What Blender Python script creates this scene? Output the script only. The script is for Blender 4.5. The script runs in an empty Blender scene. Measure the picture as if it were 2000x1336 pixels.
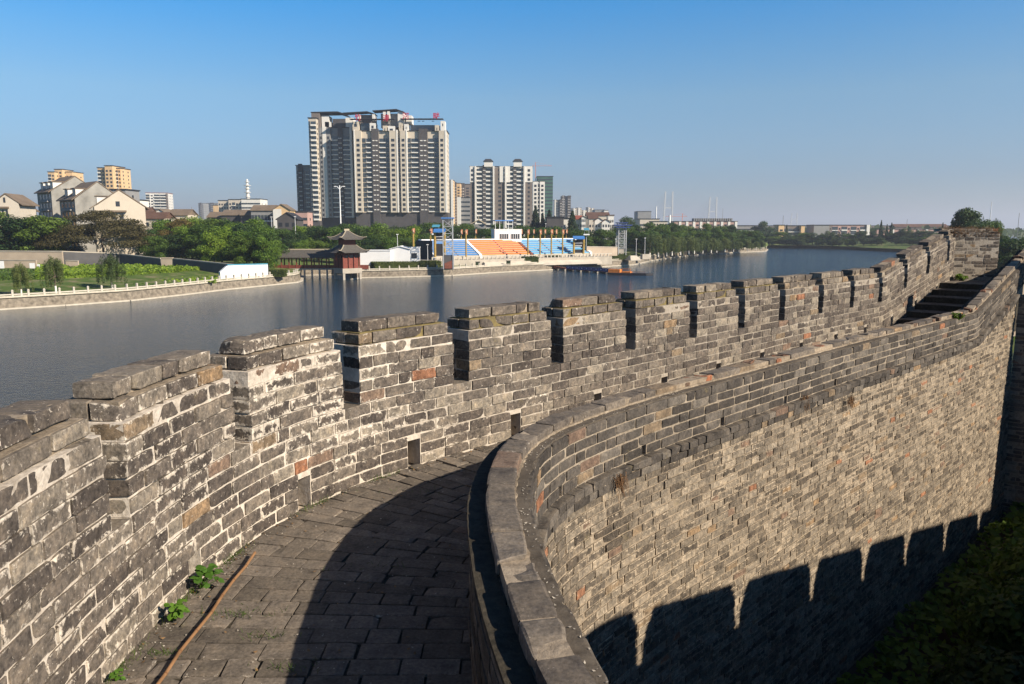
SKY_AIR, SKY_DUST, SKY_OZ, SKY_STR, SUN_STR, EXPO, HAZE = 1.0, 0.3, 2.0, 0.062, 5.0, 0.75, 0.00021
WAVE = 0.45
WAVE = 0.26; WROUGH = 0.07
import bpy, math, random
import numpy as np
from mathutils import Vector, Matrix
random.seed(7)
RNG = np.random.default_rng(11)
SC = bpy.context.scene
COL = SC.collection
rad = math.radians

# ------------------------------------------------------------------ camera frame (also used to turn photo measurements into places)
F, YH, CX, CY, H = 1500.0, 446.0, 1000.0, 668.0, 2.45
PITCH = math.atan((CY - YH) / F)
COSP, SINP = math.cos(PITCH), math.sin(PITCH)
WATER = -10.55
BANK = -8.3
def ray(px, py):
    return np.array([px - CX, F * COSP - (py - CY) * SINP, -F * SINP - (py - CY) * COSP])
def on_z(px, py, z):
    d = ray(px, py); t = (z - H) / d[2]
    return (d[0] * t, d[1] * t)
def at_y(px, py, Y):
    d = ray(px, py); t = Y / d[1]
    return (d[0] * t, Y, H + d[2] * t)

# ------------------------------------------------------------------ sun
SUN_EL = rad(31.0)
SUN_H = np.array([1.2, -0.72]); SUN_H /= np.linalg.norm(SUN_H)

# ------------------------------------------------------------------ materials
MATS = {}
def nd(nt, t, **kw):
    n = nt.nodes.new(t)
    for k, v in kw.items(): setattr(n, k, v)
    return n
def base_mat(name, rough=0.85, spec=0.3):
    m = bpy.data.materials.new(name); m.use_nodes = True
    nt = m.node_tree; b = nt.nodes['Principled BSDF']
    b.inputs['Roughness'].default_value = rough
    b.inputs['Specular IOR Level'].default_value = spec
    MATS[name] = m
    return m, nt, b
def noise(nt, vec, scale, detail=4, rough=0.55, dist=0.0):
    n = nd(nt, 'ShaderNodeTexNoise'); n.inputs['Scale'].default_value = scale
    n.inputs['Detail'].default_value = detail; n.inputs['Roughness'].default_value = rough
    n.inputs['Distortion'].default_value = dist
    if vec is not None: nt.links.new(vec, n.inputs['Vector'])
    return n.outputs['Fac']
def ramp(nt, fac, stops, interp='LINEAR'):
    r = nd(nt, 'ShaderNodeValToRGB'); cr = r.color_ramp; cr.interpolation = interp
    while len(cr.elements) < len(stops): cr.elements.new(0.5)
    for e, (p, c) in zip(cr.elements, stops):
        e.position = p; e.color = (*c, 1) if len(c) == 3 else c
    nt.links.new(fac, r.inputs['Fac'])
    return r.outputs['Color']
def mth(nt, op, a, b=None, c=None, clamp=False):
    n = nd(nt, 'ShaderNodeMath', operation=op); n.use_clamp = clamp
    for i, v in enumerate((a, b, c)):
        if v is None: continue
        if isinstance(v, (int, float)): n.inputs[i].default_value = v
        else: nt.links.new(v, n.inputs[i])
    return n.outputs[0]
def mixc(nt, fac, a, b, blend='MIX'):
    n = nd(nt, 'ShaderNodeMix', data_type='RGBA', blend_type=blend)
    for i, v in ((0, fac), (6, a), (7, b)):
        if isinstance(v, (int, float)): n.inputs[i].default_value = v
        elif isinstance(v, tuple): n.inputs[i].default_value = (*v, 1)
        else: nt.links.new(v, n.inputs[i])
    return n.outputs[2]
def sstep(nt, v, lo, hi):
    n = nd(nt, 'ShaderNodeMapRange', interpolation_type='SMOOTHSTEP')
    nt.links.new(v, n.inputs['Value']); n.inputs['From Min'].default_value = lo; n.inputs['From Max'].default_value = hi
    return n.outputs['Result']
def bump(nt, b, h, strength=0.5, dist=0.01):
    n = nd(nt, 'ShaderNodeBump'); n.inputs['Strength'].default_value = strength; n.inputs['Distance'].default_value = dist
    nt.links.new(h, n.inputs['Height']); nt.links.new(n.outputs['Normal'], b.inputs['Normal'])
def obco(nt):
    return nd(nt, 'ShaderNodeTexCoord').outputs['Object']
def plain(name, c, rough=0.8, var=0.15, scale=3.0, metal=0.0, spec=0.3):
    if name in MATS: return MATS[name]
    m, nt, b = base_mat(name, rough, spec)
    b.inputs['Metallic'].default_value = metal
    f = noise(nt, obco(nt), scale, 5)
    lo = tuple(x * (1 - var) for x in c); hi = tuple(min(1, x * (1 + var)) for x in c)
    nt.links.new(ramp(nt, f, [(0.3, lo), (0.7, hi)]), b.inputs['Base Color'])
    return m

def brick_mat(name, tones, white=0.5, wcol=(0.60, 0.54, 0.47), odd=1.0, topmoss=0.6, wedge=0.35, fade=0.0, fleck=0.3, mottle=0.6):
    m, nt, b = base_mat(name, 0.9, 0.2)
    at = nd(nt, 'ShaderNodeAttribute', attribute_name='bc')
    sep = nd(nt, 'ShaderNodeSeparateColor'); nt.links.new(at.outputs['Color'], sep.inputs['Color'])
    R, G, B = sep.outputs
    co = obco(nt)
    tone = ramp(nt, R, tones)
    g = ramp(nt, G, [(0.0, (0, 0, 0)), (1 - 0.16 * odd, (0, 0, 0)), (1 - 0.155 * odd, (1, 1, 1))], 'CONSTANT')
    oddc = ramp(nt, G, [(0.0, (0.20, 0.15, 0.10)), (1 - 0.10 * odd, (0.17, 0.115, 0.085)), (1 - 0.055 * odd, (0.25, 0.17, 0.10)), (1 - 0.03 * odd, (0.27, 0.125, 0.07))], 'CONSTANT')
    col = mixc(nt, mth(nt, 'MULTIPLY', g, 0.85), tone, oddc)
    n1 = noise(nt, co, 7, 6, 0.6)
    n2 = noise(nt, co, 45, 5, 0.65)
    n0 = noise(nt, co, 0.9, 3, 0.5)
    col = mixc(nt, 1.0, col, ramp(nt, n1, [(0.25, (0.55, 0.55, 0.56)), (0.5, (1, 1, 1)), (0.75, (1.45, 1.38, 1.3))]), 'MULTIPLY')
    col = mixc(nt, 1.0, col, ramp(nt, n2, [(0.3, (0.62, 0.62, 0.62)), (0.7, (1.35, 1.35, 1.35))]), 'MULTIPLY')
    n6 = noise(nt, co, 19, 6, 0.7, 0.4)
    col = mixc(nt, mottle, col, mixc(nt, 1.0, col, ramp(nt, n6, [(0.3, (0.42, 0.42, 0.43)), (0.48, (0.95, 0.95, 0.95)), (0.62, (1.25, 1.22, 1.15)), (0.75, (2.1, 2.0, 1.8))]), 'MULTIPLY'))
    # mortar smeared over the brick, thickest along the joints
    uv = nd(nt, 'ShaderNodeUVMap', uv_map='UVMap'); sx = nd(nt, 'ShaderNodeSeparateXYZ'); nt.links.new(uv.outputs['UV'], sx.inputs[0])
    ex = mth(nt, 'MULTIPLY', mth(nt, 'SUBTRACT', 0.5, mth(nt, 'ABSOLUTE', mth(nt, 'SUBTRACT', sx.outputs[0], 0.5))), 3.6)
    ey = mth(nt, 'SUBTRACT', 0.5, mth(nt, 'ABSOLUTE', mth(nt, 'SUBTRACT', sx.outputs[1], 0.5)))
    e = mth(nt, 'MINIMUM', ex, ey)                     # 0 at the joint, .5 in the middle
    edge = mth(nt, 'SUBTRACT', 1.0, mth(nt, 'MULTIPLY', e, 2.2), clamp=True)
    n3 = noise(nt, co, 14, 8, 0.72, 0.6)
    s = mth(nt, 'ADD', n3, mth(nt, 'MULTIPLY', edge, wedge * 0.55))
    s = mth(nt, 'ADD', s, mth(nt, 'MULTIPLY', B, 0.16))
    s = mth(nt, 'ADD', s, mth(nt, 'MULTIPLY', mth(nt, 'SUBTRACT', n0, 0.5), 0.36))
    if fade:
        sy = nd(nt, 'ShaderNodeSeparateXYZ'); nt.links.new(co, sy.inputs[0]); s = mth(nt, 'SUBTRACT', s, mth(nt, 'MULTIPLY', sstep(nt, sy.outputs[1], 5.5, 11.0), fade))
    wm = sstep(nt, s, 0.93 - 0.28 * white, 1.0 - 0.28 * white)
    geo = nd(nt, 'ShaderNodeNewGeometry'); sn = nd(nt, 'ShaderNodeSeparateXYZ'); nt.links.new(geo.outputs['Normal'], sn.inputs[0])
    up = sstep(nt, sn.outputs[2], 0.5, 0.85)
    wm = mth(nt, 'MULTIPLY', wm, mth(nt, 'SUBTRACT', 1.0, mth(nt, 'MULTIPLY', up, 0.75)))
    mps = nd(nt, 'ShaderNodeMapping'); mps.inputs['Scale'].default_value = (1, 1, 0.22); nt.links.new(co, mps.inputs['Vector'])
    n5 = noise(nt, mps.outputs[0], 22, 5, 0.65)
    wc = mixc(nt, 1.0, ramp(nt, n5, [(0.3, tuple(x * 0.5 for x in wcol)), (0.5, tuple(x * 0.9 for x in wcol)), (0.7, tuple(min(1, x * 1.25) for x in wcol))]), ramp(nt, n2, [(0.3, (0.75, 0.74, 0.72)), (0.7, (1.15, 1.15, 1.15))]), 'MULTIPLY')
    flk = sstep(nt, noise(nt, co, 33, 6, 0.75), 0.66 - fleck * 0.1, 0.71 - fleck * 0.1)
    col = mixc(nt, mth(nt, 'MULTIPLY', flk, 0.7 * min(1.0, fleck * 2)), col, wcol)
    col = mixc(nt, mth(nt, 'MULTIPLY', wm, 0.88), col, wc)
    # soot and soil lying on upward faces, a little lichen
    dirt = mixc(nt, n2, (0.075, 0.062, 0.046), (0.20, 0.165, 0.125))
    col = mixc(nt, mth(nt, 'MULTIPLY', mth(nt, 'MULTIPLY', up, topmoss), sstep(nt, n1, 0.35, 0.6)), col, dirt)
    n4 = noise(nt, co, 3.2, 6, 0.7)
    lich = mth(nt, 'MULTIPLY', sstep(nt, n4, 0.63, 0.70), mth(nt, 'MULTIPLY', sstep(nt, n2, 0.4, 0.6), 0.35))
    col = mixc(nt, lich, col, (0.20, 0.16, 0.06))
    nt.links.new(col, b.inputs['Base Color'])
    h = mth(nt, 'ADD', mth(nt, 'MULTIPLY', n2, 0.5), mth(nt, 'MULTIPLY', n1, 0.7))
    h = mth(nt, 'ADD', h, mth(nt, 'MULTIPLY', wm, 0.25))
    bump(nt, b, h, 0.7, 0.012)
    return m
TONE = [(0.0, (0.070, 0.059, 0.052)), (0.25, (0.098, 0.083, 0.072)), (0.6, (0.130, 0.111, 0.094)), (0.82, (0.168, 0.144, 0.119)), (1.0, (0.245, 0.213, 0.172))]
brick_mat('parapet_brick', TONE, white=0.62, wcol=(0.64, 0.57, 0.48), odd=0.24, fade=0.12, wedge=0.36, fleck=0.5, mottle=1.0)
brick_mat('coping_brick', [(0.0, (0.08, 0.068, 0.057)), (0.5, (0.12, 0.102, 0.084)), (1.0, (0.18, 0.155, 0.126))], white=0.36, topmoss=0.6, odd=0.3, wcol=(0.40, 0.35, 0.28))
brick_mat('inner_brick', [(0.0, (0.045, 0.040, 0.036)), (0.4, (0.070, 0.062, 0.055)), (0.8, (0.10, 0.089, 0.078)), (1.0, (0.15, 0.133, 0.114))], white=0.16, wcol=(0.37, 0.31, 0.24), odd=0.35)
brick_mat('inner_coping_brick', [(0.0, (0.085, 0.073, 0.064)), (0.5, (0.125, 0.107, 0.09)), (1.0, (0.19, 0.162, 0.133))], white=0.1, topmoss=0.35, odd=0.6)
brick_mat('rampart_brick', [(0.0, (0.078, 0.066, 0.054)), (0.3, (0.135, 0.115, 0.092)), (0.65, (0.18, 0.154, 0.122)), (1.0, (0.28, 0.238, 0.186))], white=0.66, wcol=(0.42, 0.35, 0.265), odd=0.35, fleck=0.6, mottle=1.0)
brick_mat('paving_brick', [(0.0, (0.10, 0.086, 0.071)), (0.5, (0.132, 0.113, 0.094)), (1.0, (0.18, 0.154, 0.128))], white=0.12, topmoss=0.2, mottle=0.3, odd=0.05)
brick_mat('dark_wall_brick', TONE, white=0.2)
def mortar_mat(name, c0, c1, b0=20, far=False):
    m, nt, b = base_mat(name, 0.95, 0.15); co = obco(nt)
    a = noise(nt, co, b0, 8, 0.7); l = noise(nt, co, 1.1, 3)
    f = mth(nt, 'ADD', mth(nt, 'MULTIPLY', a, 0.6), mth(nt, 'MULTIPLY', l, 0.4))
    c_ = ramp(nt, f, [(0.36, c0), (0.6, c1)])
    if far:
        sy = nd(nt, 'ShaderNodeSeparateXYZ'); nt.links.new(co, sy.inputs[0]); c_ = mixc(nt, mth(nt, 'MULTIPLY', sstep(nt, sy.outputs[1], 6.0, 11.0), 0.6), c_, (0.15, 0.125, 0.095))
    nt.links.new(c_, b.inputs['Base Color'])
    bump(nt, b, a, 1.0, 0.012)
mortar_mat('lime_mortar', (0.34, 0.29, 0.235), (0.70, 0.63, 0.54), far=True)
mortar_mat('rampart_mortar', (0.15, 0.12, 0.088), (0.36, 0.295, 0.22))
mortar_mat('dirt_and_shade', (0.022, 0.02, 0.015), (0.07, 0.06, 0.045))  # dirt in the joints; also laid as painted shade on the low parapet
mortar_mat('inner_mortar', (0.17, 0.14, 0.105), (0.36, 0.305, 0.24))

# ------------------------------------------------------------------ object helpers
def tag(o, label=None, cat=None, group=None, kind=None):
    if label: o['label'] = label
    if cat: o['category'] = cat
    if group: o['group'] = group
    if kind: o['kind'] = kind
    return o
def empty(name, loc=(0, 0, 0), rz=0.0, label=None, cat=None, group=None):
    o = bpy.data.objects.new(name, None); COL.objects.link(o)
    o.location = loc; o.rotation_euler = (0, 0, rz); o.empty_display_size = 0.3
    return tag(o, label, cat, group)
def link(name, me, parent=None, local=False):
    o = bpy.data.objects.new(name, me); COL.objects.link(o)
    if parent is not None:
        o.parent = parent
        if not local:   # mesh given in world coordinates
            o.matrix_parent_inverse = (Matrix.Translation(parent.location) @ parent.rotation_euler.to_matrix().to_4x4()).inverted()
    return o
def children(o): return [c for c in bpy.data.objects if c.parent is o]
class MB:
    def __init__(s): s.v = []; s.f = []; s.m = []
    def poly(s, pts, m=0):
        n = len(s.v); s.v += [tuple(p) for p in pts]; s.f.append(tuple(range(n, n + len(pts)))); s.m.append(m)
    def hexa(s, p, m=0):    # 8 corners: bottom 4 (ccw), top 4
        n = len(s.v); s.v += [tuple(q) for q in p]
        for f in ((3, 2, 1, 0), (4, 5, 6, 7), (0, 1, 5, 4), (1, 2, 6, 5), (2, 3, 7, 6), (3, 0, 4, 7)):
            s.f.append(tuple(n + i for i in f)); s.m.append(m)
    def box(s, x0, x1, y0, y1, z0, z1, m=0):
        s.hexa([(x0, y0, z0), (x1, y0, z0), (x1, y1, z0), (x0, y1, z0), (x0, y0, z1), (x1, y0, z1), (x1, y1, z1), (x0, y1, z1)], m)
    def bar(s, a, b, r, m=0, n=4, r2=None):
        a = Vector(a); b = Vector(b); d = (b - a)
        if d.length < 1e-6: return
        d.normalize(); u = d.cross(Vector((0, 0, 1)));
        if u.length < 1e-3: u = Vector((1, 0, 0))
        u.normalize(); w = d.cross(u); r2 = r if r2 is None else r2
        k = len(s.v)
        for c, rr in ((a, r), (b, r2)):
            for i in range(n):
                t = 2 * math.pi * (i + .5) / n
                s.v.append(tuple(c + u * math.cos(t) * rr + w * math.sin(t) * rr))
        for i in range(n):
            j = (i + 1) % n; s.f.append((k + i, k + j, k + n + j, k + n + i)); s.m.append(m)
        s.f.append(tuple(k + i for i in reversed(range(n)))); s.m.append(m)
        s.f.append(tuple(k + n + i for i in range(n))); s.m.append(m)
    def prism(s, pts, z0, z1, m=0):
        n = len(pts); k = len(s.v)
        s.v += [(x, y, z0) for x, y in pts] + [(x, y, z1) for x, y in pts]
        s.f.append(tuple(k + i for i in reversed(range(n)))); s.m.append(m)
        s.f.append(tuple(k + n + i for i in range(n))); s.m.append(m)
        for i in range(n):
            j = (i + 1) % n; s.f.append((k + i, k + j, k + n + j, k + n + i)); s.m.append(m)
    def mesh(s, name, mats):
        me = bpy.data.meshes.new(name); me.from_pydata(s.v, [], s.f)
        for mt in (mats if isinstance(mats, (list, tuple)) else [mats]): me.materials.append(MATS[mt] if isinstance(mt, str) else mt)
        me.polygons.foreach_set('material_index', s.m); me.update()
        return me
    def build(s, name, mats, parent=None, local=True, smooth=False):
        me = s.mesh(name, mats)
        if smooth: me.polygons.foreach_set('use_smooth', [True] * len(s.f))
        return link(name, me, parent, local)
def copy_tree(o, parent=None):
    c = o.copy(); COL.objects.link(c)
    if parent is not None: c.parent = parent
    for ch in children(o): copy_tree(ch, c)
    return c

# ------------------------------------------------------------------ paths and brickwork
class Path:
    def __init__(s, ctrl):
        P = np.array(ctrl, float); out = []
        Q = np.vstack([2 * P[0] - P[1], P, 2 * P[-1] - P[-2]])
        for i in range(1, len(Q) - 2):
            t = np.linspace(0, 1, 24, endpoint=False)[:, None]
            a, b, c, d = Q[i - 1], Q[i], Q[i + 1], Q[i + 2]
            out.append(0.5 * ((2 * b) + (c - a) * t + (2 * a - 5 * b + 4 * c - d) * t**2 + (3 * b - a - 3 * c + d) * t**3))
        out.append(P[-1:]); R = np.vstack(out)
        L = np.concatenate([[0], np.cumsum(np.linalg.norm(np.diff(R, axis=0), axis=1))])
        s.L = L[-1]; n = int(s.L / 0.05) + 2
        s.s = np.linspace(0, s.L, n)
        x = np.interp(s.s, L, R[:, 0]); y = np.interp(s.s, L, R[:, 1])
        for _ in range(6):
            x[1:-1] = (x[:-2] + 2 * x[1:-1] + x[2:]) / 4; y[1:-1] = (y[:-2] + 2 * y[1:-1] + y[2:]) / 4
        s.x, s.y = x, y
        tx = np.gradient(x); ty = np.gradient(y); l = np.hypot(tx, ty); s.tx, s.ty = tx / l, ty / l
    def at(s, q, off):
        """world x,y at arc q, off metres to the right of the direction of travel"""
        q = np.asarray(q, float)
        x = np.interp(q, s.s, s.x); y = np.interp(q, s.s, s.y)
        tx = np.interp(q, s.s, s.tx); ty = np.interp(q, s.s, s.ty)
        l = np.hypot(tx, ty); tx, ty = tx / l, ty / l
        q2 = np.where(q < 0, q, np.where(q > s.L, q - s.L, 0.0))
        return x + ty * off + tx * q2, y - tx * off + ty * q2
    def near(s, p):
        return float(s.s[np.argmin((s.x - p[0])**2 + (s.y - p[1])**2)])

def vnoise(P, f, seed=0):
    """value noise on an (n,3) array, about -1..1"""
    Q = P * f + seed * 17.3; I = np.floor(Q).astype(np.int64); T = Q - I; T = T * T * (3 - 2 * T)
    def h(a, b, c):
        v = (a * 374761393 + b * 668265263 + c * 2147483647 + seed * 1274126177) & 0xffffffff
        v = ((v ^ (v >> 13)) * 1274126177) & 0xffffffff
        return ((v ^ (v >> 16)) & 0xffff) / 32767.5 - 1
    r = 0
    for i in (0, 1):
        for j in (0, 1):
            for k in (0, 1):
                w = (T[:, 0] if i else 1 - T[:, 0]) * (T[:, 1] if j else 1 - T[:, 1]) * (T[:, 2] if k else 1 - T[:, 2])
                r = r + w * h(I[:, 0] + i, I[:, 1] + j, I[:, 2] + k)
    return r

_TPL = {}
def template(n):
    if n in _TPL: return _TPL[n]
    lines = []
    for k in n:
        if k <= 1: lines.append([-1, 1])
        elif k == 2: lines.append([-1, 0, 1])
        else: lines.append([-1] + list(np.linspace(-0.82, 0.82, k - 1)) + [1])
    idx = {}; V = []; FA = []; UV = []
    def vi(p):
        if p not in idx: idx[p] = len(V); V.append(p)
        return idx[p]
    for ax in range(3):
        a, b = [(1, 2), (0, 2), (0, 1)][ax]
        for sg in (-1, 1):
            for i in range(len(lines[a]) - 1):
                for j in range(len(lines[b]) - 1):
                    q = []
                    for di, dj in ((0, 0), (1, 0), (1, 1), (0, 1)):
                        p = [0, 0, 0]; p[ax] = sg; p[a] = lines[a][i + di]; p[b] = lines[b][j + dj]; q.append(tuple(p))
                    # local frame (s, o, z): s forward, o right, z up is left-handed
                    flip = (sg > 0) if ax != 1 else (sg < 0)
                    if flip: q = q[::-1]
                    FA.append([vi(p) for p in q])
                    UV += [((p[a] + 1) / 2, (p[b] + 1) / 2) for p in q]
    _TPL[n] = (np.array(V, float), np.array(FA), np.array(UV, float))
    return _TPL[n]

def brickwork(name, bricks, path, zf=None, res=(5, 3, 3), mat='parapet_brick', seed=1, rnd=0.012, amp=(0.004, 0.002), batter=None, chip=0.012):
    """bricks: array rows s0,s1,o0,o1,z0,z1 laid along the path; one mesh"""
    Bk = np.array(bricks, float); n = len(Bk)
    V, FA, UV = template(res); nv = len(V)
    rng = np.random.default_rng(seed)
    Bk = Bk + rng.normal(0, 0.0022, Bk.shape)
    ctr = np.stack([(Bk[:, 0] + Bk[:, 1]) / 2, (Bk[:, 2] + Bk[:, 3]) / 2, (Bk[:, 4] + Bk[:, 5]) / 2], 1)
    half = np.stack([(Bk[:, 1] - Bk[:, 0]) / 2, (Bk[:, 3] - Bk[:, 2]) / 2, (Bk[:, 5] - Bk[:, 4]) / 2], 1)
    rel = V[None] * half[:, None]
    r = (rnd * rng.uniform(0.5, 1.7, n))[:, None, None]
    r = np.minimum(r, half.min(1)[:, None, None] * 0.9)
    q = np.clip(np.abs(rel), 0, half[:, None] - r); d = np.abs(rel) - q
    ln = np.linalg.norm(d, axis=2, keepdims=True); ln[ln == 0] = 1
    nrm = np.sign(rel) * d / ln
    rel2 = np.sign(rel) * q + nrm * r
    # chipped corners
    for _ in range(2):
        cs = np.sign(rng.uniform(-1, 1, (n, 1, 3))); cr = (chip * rng.uniform(0, 1, n)**2 * 2.2)[:, None, None]
        cpos = cs * half[:, None]; dd = np.linalg.norm(rel2 - cpos, axis=2, keepdims=True)
        k = np.clip(1 - dd / (cr * 2.5 + 1e-6), 0, 1)
        rel2 = rel2 - cs * k * cr * 0.5
    ang = rng.normal(0, 0.004, n)[:, None]
    z = rel2[:, :, 2] + ang * rel2[:, :, 0]
    S = ctr[:, None, 0] + rel2[:, :, 0]; O = ctr[:, None, 1] + rel2[:, :, 1]; Z = ctr[:, None, 2] + z
    Sf, Of, Zf = S.ravel(), O.ravel(), Z.ravel()
    W = np.stack([Sf, Of, Zf], 1)
    dsp = vnoise(W, 11.0, seed) * amp[0] + vnoise(W, 37.0, seed + 3) * amp[1]
    nr = nrm.reshape(-1, 3); Sf = Sf + nr[:, 0] * dsp; Of = Of + nr[:, 1] * dsp; Zf = Zf + nr[:, 2] * dsp
    if batter is not None: Of = Of + batter(Zf)
    if zf is not None: Zf = Zf + zf(Sf)
    X, Y = path.at(Sf, Of)
    co = np.stack([X, Y, Zf], 1)
    faces = (FA[None] + (np.arange(n) * nv)[:, None, None]).reshape(-1, 4)
    me = bpy.data.meshes.new(name)
    me.vertices.add(len(co)); me.vertices.foreach_set('co', co.ravel())
    nf = len(faces); me.loops.add(nf * 4); me.loops.foreach_set('vertex_index', faces.ravel().astype(np.int32))
    me.polygons.add(nf); me.polygons.foreach_set('loop_start', np.arange(0, nf * 4, 4, dtype=np.int32)); me.polygons.foreach_set('loop_total', np.full(nf, 4, np.int32))
    me.update(calc_edges=True)
    u = me.uv_layers.new(name='UVMap'); u.data.foreach_set('uv', np.tile(UV, (n, 1)).ravel())
    a = me.attributes.new('bc', 'FLOAT_COLOR', 'FACE')
    rc = np.ones((n, 4)); rc[:, :3] = rng.uniform(0, 1, (n, 3))
    a.data.foreach_set('color', np.repeat(rc, len(FA), axis=0).ravel())
    me.polygons.foreach_set('use_smooth', np.ones(nf, bool))
    me.materials.append(MATS[mat]); me.validate()
    return me
def strip(name, path, s0, s1, o0, o1, z0, z1, mat, zf=None, ds=0.12, nz=1, amp=0.0, batter=None, seed=5):
    """closed bar following the path: the mortar core behind the bricks"""
    n = max(1, int((s1 - s0) / ds)); S = np.linspace(s0, s1, n + 1)
    ring = [(o0, z0 + (z1 - z0) * i / nz) for i in range(nz + 1)] + [(o1, z1 + (z0 - z1) * i / nz) for i in range(nz + 1)]
    k = len(ring); O = np.array([r[0] for r in ring]); Z = np.array([r[1] for r in ring])
    SS = np.repeat(S, k); OO = np.tile(O, n + 1); ZZ = np.tile(Z, n + 1)
    if amp: OO = OO + vnoise(np.stack([SS, OO, ZZ], 1), 18.0, seed) * amp
    if batter is not None: OO = OO + batter(ZZ)
    if zf is not None: ZZ = ZZ + zf(SS)
    X, Y = path.at(SS, OO); co = np.stack([X, Y, ZZ], 1)
    F_ = []
    for i in range(n):
        for j in range(k):
            j2 = (j + 1) % k; a, b = i * k, (i + 1) * k
            F_.append((a + j, a + j2, b + j2, b + j))
    F_.append(tuple(range(k - 1, -1, -1))); F_.append(tuple(n * k + j for j in range(k)))
    return co, F_, mat
def join_mesh(name, parts):
    """parts: bpy meshes from brickwork and (co,faces,mat) strips -> one mesh"""
    V = []; Fc = []; M = []; mats = []; uv = []; bc = []
    base = 0
    for p in parts:
        if isinstance(p, tuple):
            co, fc, mt = p; mt = MATS[mt]
            if mt not in mats: mats.append(mt)
            mi = mats.index(mt); V.append(np.asarray(co))
            for f in fc: Fc.append(tuple(base + i for i in f)); M.append(mi); uv += [0.5, 0.5] * len(f); bc += [0.5, 0.5, 0.5, 1]
            base += len(co)
        else:
            co = np.empty(len(p.vertices) * 3); p.vertices.foreach_get('co', co); V.append(co.reshape(-1, 3))
            lv = np.empty(len(p.loops), np.int32); p.loops.foreach_get('vertex_index', lv)
            u = np.empty(len(p.loops) * 2); p.uv_layers[0].data.foreach_get('uv', u); uv += u.tolist()
            c = np.empty(len(p.polygons) * 4); p.attributes['bc'].data.foreach_get('color', c); bc += c.tolist()
            mt = p.materials[0]
            if mt not in mats: mats.append(mt)
            mi = mats.index(mt)
            Fc += [tuple(x) for x in (lv.reshape(-1, 4) + base).tolist()]; M += [mi] * len(p.polygons)
            base += len(p.vertices); bpy.data.meshes.remove(p)
    me = bpy.data.meshes.new(name); me.from_pydata(np.vstack(V).tolist(), [], Fc)
    for m in mats: me.materials.append(m)
    me.polygons.foreach_set('material_index', M)
    u = me.uv_layers.new(name='UVMap'); u.data.foreach_set('uv', uv)
    a = me.attributes.new('bc', 'FLOAT_COLOR', 'FACE'); a.data.foreach_set('color', bc)
    me.update()
    return me
def course(s0, s1, o0, o1, z0, z1, rng, L=(0.36, 0.34, 0.3, 0.18, 0.38), jt=0.011, jz=0.0042, holes=(), first=None):
    """one course from s0 to s1; holes are (s0,s1) gaps"""
    out = []
    segs = []; a = s0
    for h0, h1 in sorted(holes):
        if h1 <= a or h0 >= s1: continue
        if h0 > a + 0.03: segs.append((a, h0))
        a = max(a, h1)
    if s1 > a + 0.03: segs.append((a, s1))
    for a, b in segs:
        ln = []; t = 0; Lt = b - a
        if first: ln.append(first); t = first
        while t < Lt: l = rng.choice(L) * rng.uniform(0.93, 1.07); ln.append(l); t += l
        if len(ln) > 1 and t - Lt > 0.6 * ln[-1]: t -= ln.pop()
        k = Lt / t; x = a
        for l in ln:
            l *= k; j = jt * rng.uniform(0.7, 1.5)
            out.append((x + j / 2, x + l - j / 2, o0, o1, z0 + jz, z1 - jz)); x += l
    return out

OP = Path([(-0.2, -1.6), (-1.15, -0.4), (-1.75, 0.9), (-2.04, 2.1), (-2.18, 3.2), (-2.22, 4.2), (-2.17, 5.2), (-1.95, 6.2), (-1.5, 7.1), (-0.9, 7.85),
           (0.6, 9.42), (1.75, 10.6), (2.95, 11.85), (5.2, 14.2), (7.6, 16.65), (10.0, 19.1), (12.3, 21.45)])
IP = Path([(2.7, -1.6), (1.7, -0.5), (0.95, 0.5), (0.46, 1.45), (0.15, 2.4), (-0.03, 3.25), (-0.12, 3.95), (-0.165, 4.65), (-0.11, 5.35), (0.04, 5.92), (0.42, 6.6),
           (1.3, 7.65), (2.6, 8.97), (4.7, 11.1), (6.85, 13.2), (9.5, 15.85), (12.5, 18.9), (15.0, 21.5)])
s_ramp_o = OP.near((8.6, 17.65)); s_end_o = OP.L
def zo(s): return np.clip((np.asarray(s) - s_ramp_o) / (s_end_o - s_ramp_o), 0, 1) * 0.87
s_ramp_i = IP.near((9.15, 15.5))
def zi(s): return np.clip((np.asarray(s) - s_ramp_i) * 0.235, 0, 1.15)
# ================================================================== THE WALLS
CZ = 0.112
rngw = random.Random(5)
# ---- outer crenellated parapet
T = 0.46
gapw = 0.21
starts_xy = [(-2.17, 4.26), (-2.09, 5.88), (-1.5, 7.2), (-0.5, 8.33), (0.6, 9.47), (1.72, 10.58), (2.84, 11.76), (3.92, 12.9), (5.0, 14.02), (6.17, 15.25), (7.3, 16.38)]
st = [OP.near(p) for p in starts_xy]
st = [st[0] - 1.62 * k for k in (3, 2, 1)] + st
st = [s for s in st if s > 0.1]
while st[-1] + 1.66 < s_end_o - 0.5: st.append(st[-1] + 1.66)
merl = []
for i, a in enumerate(st):
    b = (st[i + 1] if i + 1 < len(st) else s_end_o + gapw) - gapw
    merl.append((a, b))
outer = empty('battlement_wall', (-2.17, 4.2, 0), 0, 'outer brick parapet with tall merlons, curving along the river side of the walkway', 'battlement')
outer['kind'] = 'thing'
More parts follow.
